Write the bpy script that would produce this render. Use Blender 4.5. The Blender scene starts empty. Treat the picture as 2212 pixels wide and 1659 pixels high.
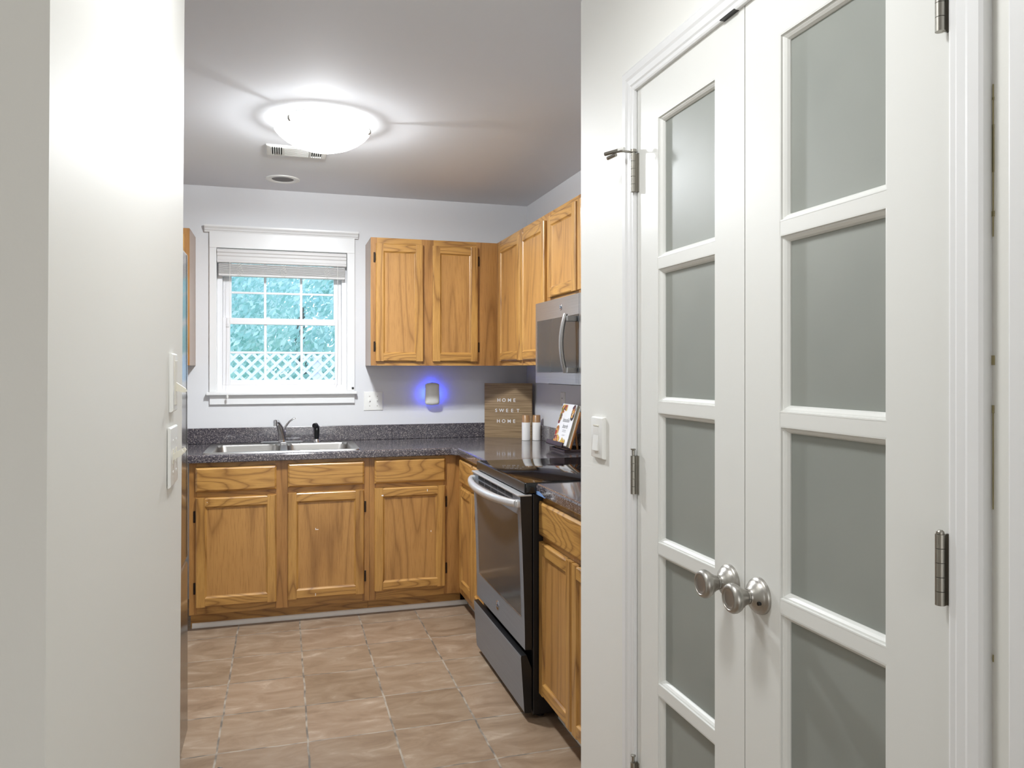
import bpy, bmesh, math, random
from mathutils import Vector, Matrix
random.seed(7)
S = bpy.context.scene
COL = S.collection

# ------------------------------------------------------------------ camera, sky, lights, exposure
CAM_H = 1.354
cam_data = bpy.data.cameras.new('camera')
cam_data.sensor_width = 36.0
cam_data.lens = 1651.0 / 2212.0 * 36.0
cam_data.shift_y = -(829.5 - 798.85) / 2212.0
cam_data.clip_start = 0.02
cam = bpy.data.objects.new('camera', cam_data)
cam.location = (0, 0, CAM_H)
cam.rotation_euler = (math.radians(90), 0, math.radians(-16.696))
COL.objects.link(cam)
S.camera = cam

S.view_settings.view_transform = 'Standard'
S.view_settings.look = 'None'
S.view_settings.exposure = 0.0
S.view_settings.gamma = 1.0
S.view_settings.use_curve_mapping = False
S.cycles.use_denoising = True
S.cycles.max_bounces = 12
S.cycles.diffuse_bounces = 6
S.cycles.transparent_max_bounces = 12
S.cycles.sample_clamp_indirect = 6.0

world = bpy.data.worlds.new('sky')
S.world = world
world.use_nodes = True
wn = world.node_tree.nodes['Background']
wn.inputs['Color'].default_value = (0.66, 0.80, 1.0, 1)
wn.inputs['Strength'].default_value = 3.5

DOME_EMIT = 3.0

def area(name, loc, size, power, color=(.975, .985, 1), shape='DISK'):
    l = bpy.data.lights.new(name, 'AREA')
    l.shape = shape
    l.size = size
    l.energy = power
    l.color = color
    o = bpy.data.objects.new(name, l)
    o.location = loc
    COL.objects.link(o)
    return o
area('hall_ceiling_light', (0.14, 1.18, 2.43), 0.26, 12)
rear_fill = area('rear_fill_light', (0.05, -4.05, 1.35), 2.2, 50, (.975, .985, 1), 'SQUARE')   # added soft fill from behind the camera, with no window built there
rear_fill.rotation_euler = (math.radians(90), 0, 0)
bulb = bpy.data.lights.new('ceiling_light_bulb', 'POINT')     # the bulb inside the kitchen's glass bowl
bulb.energy = 60
bulb.color = (.93, .965, 1)
bulb.shadow_soft_size = .025
bulb_o = bpy.data.objects.new('ceiling_light_bulb', bulb)
bulb_o.location = (0.168, 3.475, 2.4000)
COL.objects.link(bulb_o)
area('bowl_fill_light', (0.168, 3.475, 2.3185), 0.20, 38, (.93, .965, 1))  # added fill just below the bowl to brighten the kitchen, not a fixture part

# ------------------------------------------------------------------ materials
def lin(c):
    return tuple(((v / 255) / 12.92 if v / 255 <= .04045 else ((v / 255 + .055) / 1.055) ** 2.4) for v in c) + (1.0,)

class NT:
    def __init__(s, name):
        s.m = bpy.data.materials.new(name)
        s.m.use_nodes = True
        s.t = s.m.node_tree
        s.b = s.t.nodes['Principled BSDF']
    def n(s, typ, **kw):
        o = s.t.nodes.new(typ)
        for k, v in kw.items():
            setattr(o, k, v)
        return o
    def l(s, a, b):
        s.t.links.new(a, b)
    def set(s, **kw):
        for k, v in kw.items():
            s.b.inputs[k.replace('_', ' ')].default_value = v
    def coord(s, scale, rand=0.0):
        tc = s.n('ShaderNodeTexCoord')
        mp = s.n('ShaderNodeMapping')
        mp.inputs['Scale'].default_value = scale
        if rand:
            oi = s.n('ShaderNodeObjectInfo')
            mu = s.n('ShaderNodeMath', operation='MULTIPLY')
            mu.inputs[1].default_value = rand
            s.l(oi.outputs['Random'], mu.inputs[0])
            ad = s.n('ShaderNodeVectorMath', operation='ADD')
            s.l(tc.outputs['Object'], ad.inputs[0])
            s.l(mu.outputs[0], ad.inputs[1])
            s.l(ad.outputs[0], mp.inputs['Vector'])
        else:
            s.l(tc.outputs['Object'], mp.inputs['Vector'])
        return mp.outputs['Vector']
    def noise(s, vec, scale, detail=2.0, rough=.5, dist=0.0):
        o = s.n('ShaderNodeTexNoise')
        o.inputs['Scale'].default_value = scale
        o.inputs['Detail'].default_value = detail
        o.inputs['Roughness'].default_value = rough
        o.inputs['Distortion'].default_value = dist
        s.l(vec, o.inputs['Vector'])
        return o.outputs['Fac']
    def ramp(s, fac, stops, interp='LINEAR'):
        r = s.n('ShaderNodeValToRGB')
        r.color_ramp.interpolation = interp
        e = r.color_ramp.elements
        while len(e) < len(stops):
            e.new(.5)
        for el, (p, c) in zip(e, stops):
            el.position = p
            el.color = c
        s.l(fac, r.inputs['Fac'])
        return r.outputs['Color']
    def mix(s, fac, a, b, blend='MIX'):
        m = s.n('ShaderNodeMix', data_type='RGBA', blend_type=blend)
        for sock, v in ((m.inputs[0], fac), (m.inputs[6], a), (m.inputs[7], b)):
            if hasattr(v, 'is_output'):
                s.l(v, sock)
            else:
                sock.default_value = v
        return m.outputs[2]
    def math(s, op, a, b=None):
        m = s.n('ShaderNodeMath', operation=op)
        for sock, v in ((m.inputs[0], a), (m.inputs[1], b)):
            if v is None:
                continue
            if hasattr(v, 'is_output'):
                s.l(v, sock)
            else:
                sock.default_value = v
        return m.outputs[0]
    def bump(s, h, strength=.2, dist=.002):
        b = s.n('ShaderNodeBump')
        b.inputs['Strength'].default_value = strength
        b.inputs['Distance'].default_value = dist
        s.l(h, b.inputs['Height'])
        s.l(b.outputs['Normal'], s.b.inputs['Normal'])

def plain(name, rgb, rough=.5, metal=0.0, **kw):
    k = NT(name)
    k.set(Base_Color=lin(rgb), Roughness=rough, Metallic=metal, **kw)
    return k.m

def paint(name, rgb, rough=.55, bump=.08, scale=220):
    k = NT(name)
    v = k.coord((1, 1, 1))
    n1 = k.noise(v, 1.3, 3)
    c = k.mix(k.math('MULTIPLY', n1, .10), lin(rgb), lin(tuple(int(x * .93) for x in rgb)))
    k.l(c, k.b.inputs['Base Color'])
    k.set(Roughness=rough)
    k.bump(k.noise(v, scale, 3), bump, .001)
    return k.m

def oak(name, axis, light=(204, 158, 96), dark=(150, 104, 54), rings=9.0, stretch=.55, amount=.8):
    k = NT(name)
    sc = [5.5, 5.5, 5.5]
    sc[axis] = stretch
    v = k.coord(tuple(sc), 37.0)
    big = k.noise(v, .9, 2.0, .45, .25)
    bands = k.math('FRACT', k.math('MULTIPLY', big, rings))
    sc2 = [60, 60, 60]
    sc2[axis] = 2.2
    v2 = k.coord(tuple(sc2), 11.0)
    fine = k.noise(v2, 5.0, 4, .6)
    mid = tuple((a * 2 + b) / 3 for a, b in zip(light, dark))
    c1 = k.ramp(bands, [(0, lin(dark)), (.10, lin(mid)), (.35, lin(light)), (.70, lin(light)), (.90, lin(mid)), (1, lin(dark))])
    c1 = k.mix(amount, lin(light), c1)
    pores = k.ramp(fine, [(.36, (.50, .40, .30, 1)), (.50, (1, 1, 1, 1))])
    c2 = k.mix(.42, c1, pores, 'MULTIPLY')
    tone = k.noise(k.coord((1.3, 1.3, 1.3), 5.0), 1.7, 2)
    c3 = k.mix(tone, c2, k.mix(1.0, c2, (.86, .80, .74, 1), 'MULTIPLY'))
    k.l(c3, k.b.inputs['Base Color'])
    k.set(Roughness=.38)
    k.b.inputs['Coat Weight'].default_value = .25
    k.b.inputs['Coat Roughness'].default_value = .25
    k.bump(fine, .10, .001)
    return k.m

UPL, UPD = (192, 147, 79), (128, 86, 40)
M = {}
M['oak_v'] = oak('oak_vertical', 2, UPL, UPD, 12)
M['oak_h'] = oak('oak_horizontal', 0, UPL, UPD, 22, 1.0)
M['oak_y'] = oak('oak_depthwise', 1, UPL, UPD, 22, 1.0)
M['oak_panel'] = oak('oak_panel', 2, (188, 142, 81), (142, 100, 52), 10, .6, .75)
M['oak_frame'] = oak('oak_face_frame', 2, (175, 128, 70), (128, 88, 42), 9)
M['oak_side'] = oak('oak_laminate_side', 2, (164, 138, 116), (150, 122, 100), 3)
M['wall'] = paint('white_wall_paint', (220, 221, 223))
M['wall_hall'] = paint('off_white_hall_paint', (235, 235, 230))
M['ceil'] = paint('flat_ceiling_paint', (226, 228, 232), .8, .15, 120)
M['trim'] = paint('white_gloss_trim', (232, 233, 233), .32, .03, 60)
M['door'] = paint('white_door_enamel', (228, 229, 225), .36, .03, 60)
M['plastic'] = plain('white_plastic', (232, 232, 228), .35)
M['ivory'] = plain('ivory_plastic', (226, 222, 208), .35)
M['vinyl'] = plain('white_vinyl', (234, 234, 236), .35)
M['blind'] = plain('blind_white', (212, 211, 210), .45)
M['black'] = plain('black_plastic', (14, 14, 16), .35)
M['blackgloss'] = plain('black_glass', (10, 10, 11), .06)
M['darkmetal'] = plain('dark_bronze', (58, 48, 40), .4, .8)
M['chrome'] = plain('chrome', (205, 205, 208), .12, 1.0)
M['nickel'] = plain('satin_nickel', (178, 175, 169), .36, .92)
M['hingem'] = plain('hinge_nickel', (165, 162, 154), .36, 1.0)
M['whitecer'] = plain('white_ceramic', (238, 236, 232), .35)
M['dark'] = plain('dark_void', (22, 22, 24), .8)
M['white_letter'] = plain('white_letter', (244, 244, 244), .4)
M['greyprint'] = plain('grey_print', (96, 96, 104), .6)
M['ink'] = plain('script_ink', (70, 74, 84), .6)
M['toewhite'] = plain('white_quarter_round', (244, 242, 236), .45)
M['woodcap'] = oak('pale_wood_cap', 2, (176, 136, 92), (140, 102, 64), 4)
M['standwood'] = oak('stand_wood', 2, (188, 128, 66), (140, 86, 40), 5)
M['standdark'] = plain('dark_stained_wood', (66, 52, 52), .3)

def brushed(name, rgb, rough=.27, axis=2, metal=1.0):
    k = NT(name)
    sc = [1, 1, 1]
    sc = [400 if i != axis else 3 for i in range(3)]
    n = k.noise(k.coord(tuple(sc)), 1.0, 2)
    k.l(k.mix(n, lin(rgb), lin(tuple(int(c * .86) for c in rgb))), k.b.inputs['Base Color'])
    k.set(Metallic=metal, Roughness=rough)
    k.bump(n, .03, .0005)
    return k.m
M['steel'] = brushed('brushed_steel', (178, 176, 174), .30, 1, .85)
M['handle'] = brushed('bright_steel', (216, 216, 216), .32, 1, .5)
M['slate'] = brushed('slate_steel', (142, 150, 160), .40, 1, .4)
M['sinksteel'] = brushed('sink_steel', (184, 182, 178), .30, 0)
M['fridgesteel'] = brushed('fridge_steel', (178, 174, 170), .18, 2, .9)
M['fridgeside'] = plain('fridge_side', (70, 62, 58), .5)

k = NT('frosted_glass')
v = k.coord((1, 1, 1))
n = k.noise(v, 2.2, 3)
c = k.ramp(n, [(.3, lin((158, 163, 157)))] + [(.7, lin((174, 178, 171)))])
k.l(c, k.b.inputs['Base Color'])
k.set(Roughness=.42, IOR=1.45)
k.b.inputs['Transmission Weight'].default_value = .25
M['frost'] = k.m

k = NT('clear_window_glass')
tr = k.n('ShaderNodeBsdfTransparent')
tr.inputs['Color'].default_value = (.93, .97, .98, 1)
gl = k.n('ShaderNodeBsdfGlossy')
gl.inputs['Roughness'].default_value = .02
fr = k.n('ShaderNodeFresnel')
fr.inputs['IOR'].default_value = 1.16
mx = k.n('ShaderNodeMixShader')
k.l(fr.outputs[0], mx.inputs[0])
k.l(tr.outputs[0], mx.inputs[1])
k.l(gl.outputs[0], mx.inputs[2])
k.l(mx.outputs[0], k.t.nodes['Material Output'].inputs['Surface'])
M['glass'] = k.m

k = NT('oven_window_glass')
k.set(Base_Color=lin((66, 69, 71)), Roughness=.12, IOR=1.38)
M['ovenglass'] = k.m

def emit(name, rgb, strength):
    k = NT(name)
    k.set(Base_Color=(1, 1, 1, 1), Roughness=.3)
    k.b.inputs['Emission Color'].default_value = rgb + (1,)
    k.b.inputs['Emission Strength'].default_value = strength
    return k.m
k = NT('lit_glass_shade')
k.set(Base_Color=(1, 1, 1, 1), Roughness=.3)
k.b.inputs['Emission Color'].default_value = (.98, .985, 1, 1)
k.b.inputs['Emission Strength'].default_value = DOME_EMIT
tr = k.n('ShaderNodeBsdfTransparent')
mx = k.n('ShaderNodeMixShader')
mx.inputs[0].default_value = .5
k.l(k.b.outputs[0], mx.inputs[1]); k.l(tr.outputs[0], mx.inputs[2])
k.l(mx.outputs[0], k.t.nodes['Material Output'].inputs['Surface'])
M['lamp'] = k.m
M['blue_led'] = emit('blue_led', (.02, .05, 1.0), 44.0)

# laminate countertop
k = NT('speckled_laminate')
v = k.coord((1, 1, 1))
vo = k.n('ShaderNodeTexVoronoi')
vo.inputs['Scale'].default_value = 300
k.l(v, vo.inputs['Vector'])
sx = k.n('ShaderNodeSeparateColor')
k.l(vo.outputs['Color'], sx.inputs[0])
c = k.ramp(sx.outputs[0], [(0, lin((46, 44, 50))), (.30, lin((64, 61, 68))), (.55, lin((94, 89, 94))), (.78, lin((132, 124, 122))), (.93, lin((176, 168, 162)))], 'CONSTANT')
c = k.mix(k.math('MULTIPLY', k.noise(v, 90, 2), .5), c, lin((80, 76, 84)))
k.l(c, k.b.inputs['Base Color'])
k.set(Roughness=.20)
k.b.inputs['Coat Weight'].default_value = .7
k.b.inputs['Coat Roughness'].default_value = .06
M['laminate'] = k.m
M['chip'] = plain('bare_blue_substrate', (112, 146, 196), .6)

# floor tile
TX0, TY0, TP = -0.112, 2.83, 0.3125
k = NT('slate_look_tile')
tc = k.n('ShaderNodeTexCoord')
sp = k.n('ShaderNodeSeparateXYZ')
k.l(tc.outputs['Object'], sp.inputs[0])
wob = k.noise(tc.outputs['Object'], 9.0, 3)
wob = k.math('MULTIPLY', k.math('SUBTRACT', wob, .5), .010)
def cell(out, o):
    q = k.math('DIVIDE', k.math('SUBTRACT', k.math('ADD', out, wob), o), TP)
    fl = k.math('FLOOR', q)
    fr = k.math('SUBTRACT', q, fl)
    d = k.math('MINIMUM', fr, k.math('SUBTRACT', 1.0, fr))
    return fl, d
fx, dx = cell(sp.outputs[0], TX0)
fy, dy = cell(sp.outputs[1], TY0)
d = k.math('MINIMUM', k.math('ADD', k.math('MULTIPLY', dx, 1.0), .0), k.math('MULTIPLY', dy, 1.1))
grout = k.ramp(d, [(.008, (1, 1, 1, 1)), (.014, (0, 0, 0, 1))])
wn_ = k.n('ShaderNodeTexWhiteNoise', noise_dimensions='2D')
cb = k.n('ShaderNodeCombineXYZ')
k.l(fx, cb.inputs[0]); k.l(fy, cb.inputs[1])
k.l(cb.outputs[0], wn_.inputs['Vector'])
off = k.n('ShaderNodeVectorMath', operation='ADD')
sc_ = k.n('ShaderNodeVectorMath', operation='SCALE')
k.l(wn_.outputs['Color'], sc_.inputs[0]); sc_.inputs['Scale'].default_value = 30
k.l(tc.outputs['Object'], off.inputs[0]); k.l(sc_.outputs[0], off.inputs[1])
mp = k.n('ShaderNodeMapping'); mp.inputs['Scale'].default_value = (1.0, 2.2, 1)
k.l(off.outputs[0], mp.inputs['Vector'])
cloud = k.noise(mp.outputs['Vector'], 5.5, 6, .62, .8)
col = k.ramp(cloud, [(.28, lin((128, 106, 84))), (.48, lin((148, 126, 103))), (.60, lin((158, 138, 116))), (.74, lin((186, 168, 148)))])
var = k.ramp(wn_.outputs['Value'], [(0, (.82, .80, .78, 1)), (.5, (.95, .95, .96, 1)), (1, (1.0, .985, 1.0, 1))])
col = k.mix(1.0, col, var, 'MULTIPLY')
gcol = k.ramp(k.noise(tc.outputs['Object'], 14, 2), [(.4, lin((104, 98, 90))), (.6, lin((166, 156, 142)))])
col = k.mix(grout, col, gcol)
k.l(col, k.b.inputs['Base Color'])
k.set(Roughness=.42)
hh = k.mix(grout, (1, 1, 1, 1), (0, 0, 0, 1))
bmix = k.math('ADD', k.math('MULTIPLY', cloud, .5), hh)
k.bump(bmix, .25, .002)
M['tile'] = k.m

# letter-board ribbed wood
k = NT('ribbed_letter_board')
v = k.coord((1.2, 1.2, 60))
n = k.noise(v, 3.0, 4, .6)
c = k.ramp(n, [(.3, lin((128, 104, 74))), (.5, lin((164, 138, 102))), (.7, lin((190, 164, 128)))])
k.l(c, k.b.inputs['Base Color'])
k.set(Roughness=.6)
M['board'] = k.m

# bark, leaves, grass outside
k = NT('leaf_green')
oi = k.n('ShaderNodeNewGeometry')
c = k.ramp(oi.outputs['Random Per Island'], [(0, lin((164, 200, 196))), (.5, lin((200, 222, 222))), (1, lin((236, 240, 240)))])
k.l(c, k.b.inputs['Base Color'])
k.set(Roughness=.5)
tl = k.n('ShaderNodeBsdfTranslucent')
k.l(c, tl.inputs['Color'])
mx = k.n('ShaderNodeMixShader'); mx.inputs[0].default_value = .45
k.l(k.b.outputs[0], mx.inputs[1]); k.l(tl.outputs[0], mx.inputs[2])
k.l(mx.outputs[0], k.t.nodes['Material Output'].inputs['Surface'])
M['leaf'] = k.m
M['bark'] = plain('bark', (110, 104, 100), .9)
M['grass'] = plain('lawn', (120, 160, 100), .9)
M['lattice'] = plain('white_lattice', (214, 206, 226), .5)

# ------------------------------------------------------------------ mesh building
WL = {}          # world location of each thing's base

class MB:
    """collects shapes in world (or frame) coordinates into one mesh"""
    def __init__(s, frame=None):
        s.bm = bmesh.new()
        s.fr = frame
        s.mi = 0
    def P(s, p):
        return s.fr(*p) if s.fr else p
    def box(s, x0, x1, y0, y1, z0, z1, bev=0.0, seg=2, mi=None):
        c = [(x, y, z) for x in (x0, x1) for y in (y0, y1) for z in (z0, z1)]
        vs = [s.bm.verts.new(s.P(p)) for p in c]
        fs = [s.bm.faces.new([vs[i] for i in q]) for q in ((0, 1, 3, 2), (4, 6, 7, 5), (0, 4, 5, 1), (2, 3, 7, 6), (0, 2, 6, 4), (1, 5, 7, 3))]
        for f in fs:
            f.material_index = s.mi if mi is None else mi
        if bev > 0:
            es = list({e for f in fs for e in f.edges})
            bmesh.ops.bevel(s.bm, geom=es, offset=bev, segments=seg, affect='EDGES', profile=.5, clamp_overlap=True)
        return s
    def prism(s, poly, plane, a, b, mi=None, bev=0.0):
        """poly in the plane 'xz','xy','yz' pushed along the remaining axis from a to b"""
        def mk(p, t):
            if plane == 'xz': return (p[0], t, p[1])
            if plane == 'xy': return (p[0], p[1], t)
            return (t, p[0], p[1])
        lo = [s.bm.verts.new(s.P(mk(p, a))) for p in poly]
        hi = [s.bm.verts.new(s.P(mk(p, b))) for p in poly]
        n = len(poly)
        fs = [s.bm.faces.new(lo), s.bm.faces.new(hi)]
        for i in range(n):
            fs.append(s.bm.faces.new((lo[i], lo[(i + 1) % n], hi[(i + 1) % n], hi[i])))
        for f in fs:
            f.material_index = s.mi if mi is None else mi
        if bev > 0:
            es = list({e for f in fs[:2] for e in f.edges})
            bmesh.ops.bevel(s.bm, geom=es, offset=bev, segments=2, affect='EDGES', profile=.5, clamp_overlap=True)
        return s
    def loops(s, rings, closed=True, cap0=False, cap1=False, mi=None, loop_closed=False):
        """skin a list of vertex rings"""
        R = [[s.bm.verts.new(s.P(tuple(p))) for p in r] for r in rings]
        n = len(R[0])
        pairs = list(zip(R[:-1], R[1:]))
        if loop_closed:
            pairs.append((R[-1], R[0]))
        m = s.mi if mi is None else mi
        for a, b in pairs:
            for i in range(n if closed else n - 1):
                f = s.bm.faces.new((a[i], a[(i + 1) % n], b[(i + 1) % n], b[i]))
                f.material_index = m
        if cap0:
            s.bm.faces.new(R[0]).material_index = m
        if cap1:
            s.bm.faces.new(R[-1]).material_index = m
        return s
    def tube(s, pts, r, n=10, mi=None, flat=1.0):
        pts = [Vector(p) for p in pts]
        rs = r if isinstance(r, (list, tuple)) else [r] * len(pts)
        rings = []
        up = Vector((0, 0, 1))
        prev = None
        for i, p in enumerate(pts):
            t = (pts[min(i + 1, len(pts) - 1)] - pts[max(i - 1, 0)]).normalized()
            if prev is None:
                a = up if abs(t.z) < .9 else Vector((1, 0, 0))
                u = t.cross(a).normalized()
            else:
                u = (prev - t * prev.dot(t)).normalized()
            prev = u
            w = t.cross(u)
            rings.append([p + (u * math.cos(2 * math.pi * j / n) + w * math.sin(2 * math.pi * j / n) * flat) * rs[i] for j in range(n)])
        return s.loops(rings, True, True, True, mi)
    def cyl(s, a, b, r, n=20, mi=None, r2=None):
        return s.tube([a, b], [r, r if r2 is None else r2], n, mi)
    def lathe(s, prof, origin, axis='z', n=40, mi=None, cap0=True, cap1=True):
        """prof = [(height along axis, radius)]"""
        o = Vector(origin)
        ax = {'x': Vector((1, 0, 0)), 'y': Vector((0, 1, 0)), 'z': Vector((0, 0, 1)), '-x': Vector((-1, 0, 0)), '-y': Vector((0, -1, 0)), '-z': Vector((0, 0, -1))}[axis]
        u = Vector((0, 1, 0)) if abs(ax.x) > .5 else Vector((1, 0, 0))
        w = ax.cross(u)
        rings = [[o + ax * h + (u * math.cos(2 * math.pi * j / n) + w * math.sin(2 * math.pi * j / n)) * max(r, 1e-5) for j in range(n)] for h, r in prof]
        return s.loops(rings, True, cap0, cap1, mi)
    def ring(s, x0, x1, z0, z1, prof, mi=None, plane='xz', solid=False):
        """rectangular ring: prof = [(inset, y)]; inset positive goes inwards"""
        rings = []
        for i, y in prof:
            q = [(x0 + i, y, z0 + i), (x1 - i, y, z0 + i), (x1 - i, y, z1 - i), (x0 + i, y, z1 - i)]
            if plane == 'yz':
                q = [(p[1], p[0], p[2]) for p in q]
            rings.append(q)
        return s.loops(rings, True, False, False, mi, loop_closed=solid)
    def build(s, name, mats, parent=None, smooth=False, auto=None):
        bm = s.bm
        bmesh.ops.recalc_face_normals(bm, faces=bm.faces)
        base = WL.get(parent.name, Vector((0, 0, 0))) if parent else None
        if parent is None:
            # own origin: centre of the footprint, at its lowest point
            xs = [v.co.x for v in bm.verts]; ys = [v.co.y for v in bm.verts]; zs = [v.co.z for v in bm.verts]
            base = Vector(((min(xs) + max(xs)) / 2, (min(ys) + max(ys)) / 2, min(zs)))
        for v in bm.verts:
            v.co -= base
        me = bpy.data.meshes.new(name)
        bm.to_mesh(me)
        bm.free()
        for m in (mats if isinstance(mats, (list, tuple)) else [mats]):
            me.materials.append(M[m] if isinstance(m, str) else m)
        o = bpy.data.objects.new(name, me)
        COL.objects.link(o)
        if parent:
            o.parent = parent
            WL[o.name] = base
        else:
            o.location = base
            WL[o.name] = base
        if smooth or auto:
            for p in me.polygons:
                p.use_smooth = True
            me.set_sharp_from_angle(angle=math.radians(auto or 38))
        return o

def thing(name, label, cat, loc, group=None):
    o = bpy.data.objects.new(name, None)
    o.empty_display_size = .05
    o.location = loc
    COL.objects.link(o)
    WL[o.name] = Vector(loc)
    return tag(o, label, cat, group)

def tag(o, label, cat, group=None, kind=None):
    o['label'] = label
    o['category'] = cat
    if group: o['group'] = group
    if kind: o['kind'] = kind
    return o

def struct(o, label, cat):
    return tag(o, label, cat, None, 'structure')

def simple_box(name, mat, parent, *a, **k):
    return MB().box(*a, **k).build(name, mat, parent)

def dup(o, parent=None, offset=(0, 0, 0), label=None):
    c = o.copy()
    COL.objects.link(c)
    c.parent = parent
    if parent is None:
        c.location = Vector(o.location) + Vector(offset)
        WL[c.name] = Vector(c.location)
        if label: c['label'] = label
    for ch in list(o.children):
        dup(ch, c)
    return c

# ------------------------------------------------------------------ key dimensions
YB, XR, ZC = 4.871, 1.565, 2.4475           # back wall, right wall, ceiling
XK = -1.15                                  # kitchen's left wall
XW = .8485                                  # closet wall facing the hall
XL = -.21                                   # partition beside the refrigerator

# ------------------------------------------------------------------ the room
b = MB()
b.box(-2.6, 1.75, -4.3, 5.02, -.06, 0)
struct(b.build('floor', 'tile'), 'beige slate look floor tiles with pale grout lines', 'floor')
b = MB()
b.box(-2.6, 1.75, -4.3, 5.02, ZC, ZC + .08)
struct(b.build('ceiling', 'ceil'), 'flat grey white kitchen ceiling', 'ceiling')

WX0, WX1, WZ0, WZ1 = -.395, .400, 1.19, 2.095     # rough window opening
b = MB()
b.box(XK - .1, WX0, YB, YB + .14, 0, ZC)
b.box(WX1, XR + .1, YB, YB + .14, 0, ZC)
b.box(WX0, WX1, YB, YB + .14, 0, WZ0)
b.box(WX0, WX1, YB, YB + .14, WZ1, ZC)
struct(b.build('wall_back', 'wall'), 'white back wall around the kitchen window', 'wall')
b = MB(); b.box(XR, XR + .1, 2.1156, YB, 0, ZC)
struct(b.build('wall_right', 'wall'), 'white right wall behind the range and upper cabinets', 'wall')
b = MB(); b.box(XK - .1, XK, 1.806, YB, 0, ZC)
struct(b.build('wall_left', 'wall'), 'white left wall beyond the refrigerator', 'wall')
# partition: its hall face leans by a few millimetres, as in the photograph
b = MB()
b.prism([(XK - .1, 0), (XL - .008, 0), (XL + .006, ZC), (XK - .1, ZC)], 'xz', .808, 1.806)
struct(b.build('wall_partition_left', 'wall_hall'), 'off white partition wall with light switches beside the refrigerator', 'wall')
b = MB()
b.box(-2.6, XK - .1, .808, .92, 0, ZC)
b.box(-2.6, -2.5, -4.2, .808, 0, ZC)
b.box(-2.6, XW, -4.3, -4.2, 0, ZC)
struct(b.build('wall_front', 'wall_hall'), 'off white walls of the room behind the camera', 'wall')
# closet wall with a double-door opening
DY0, DYM, DY1, DZ1 = .806, 1.2751, 1.737, 2.058
OP0, OP1, OPZ = DY0 - .004, DY1 + .004, DZ1 + .004
b = MB()
b.box(XW, XW + .11, -4.3, OP0, 0, ZC)
b.box(XW, XW + .11, OP1, 2.1156, 0, ZC)
b.box(XW, XW + .11, OP0, OP1, OPZ, ZC)
b.box(XW + .11, XR + .1, 2.0, 2.1156, 0, ZC)
b.box(XW + .11, XR + .1, .55, .66, 0, ZC)
b.box(XR, XR + .1, .66, 2.0, 0, ZC)
struct(b.build('wall_closet_right', 'wall_hall'), 'off white hall wall around the closet double doors', 'wall')

def casing(name, plane_map, path, prof, mat):
    """mitred U-shaped moulding; path = inner corner points, prof = [(outward, protrusion)]"""
    b = MB()
    (a0, z0), (a1, z1), (a2, z2), (a3, z3) = path
    rings = []
    for (o, p) in prof:
        rings.append([(a0 - o, p, z0), (a1 - o, p, z1 + o), (a2 + o, p, z2 + o), (a3 + o, p, z3)])
    rr = [[plane_map(*q) for q in r] for r in rings]
    # rings run along the moulding section: skin between successive profile points
    b.loops(rr, closed=False, loop_closed=True)
    for idx in (0, 3):
        b.bm.faces.new([b.bm.verts.new(r[idx]) for r in rr])
    bmesh.ops.remove_doubles(b.bm, verts=b.bm.verts, dist=1e-6)
    return b

DCAS = [(0, 0), (0, .008), (.004, .010), (.012, .010), (.016, .0125), (.030, .0135), (.036, .0165), (.052, .0165), (.057, .014), (.057, 0)]
b = casing('c', lambda a, p, z: (XW - p, a, z), [(.799, 0), (.799, 2.052), (1.740, 2.052), (1.740, 0)], DCAS, 'trim')
ch = b.build('trim_1', 'trim')
struct(ch, 'white moulded casing framing the closet double doors', 'trim')
WL[ch.name] = Vector(ch.location)
b = MB().box(XW - .0005, XW + .006, 1.294, 1.345, DZ1 - .004, DZ1 + .0035, .001)
b.box(XW - .012, XW + .006, 1.294, 1.345, DZ1 - .0065, DZ1 - .0045, .0005)
c_ = b.build('strike_plate', 'black', ch); c_['label'] = 'black ball catch plate at the head of the doors'
b = MB().box(XW - .018, XW, .62, .7055, 0, 2.12, .003)
b.box(XW - .010, XW, .595, .6199, 0, 2.12, .002)
struct(b.build('trim_2', 'trim'), 'white casing board at the right edge of the photo', 'trim')
# brown drip stain down the caulked casing joint
k = NT('old_stain'); k.set(Base_Color=lin((168, 158, 118)), Roughness=.6); M['stain'] = k.m
b = MB()
for z0, z1, w in ((1.52, 1.71, .0007), (1.60, 1.66, .0014), (1.545, 1.552, .0020), (1.36, 1.372, .0022), (1.30, 1.31, .0016), (.990, .999, .0008), (1.18, 1.30, .0006), (1.69, 1.694, .0014)):
    b.box(XW - .0012, XW - .0001, .7400 - w, .7400 + w, z0, z1, min(w * .4, .0005))
b.build('drip_stain', 'stain', ch)['label'] = 'brown drip stains along the casing edge'

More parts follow.
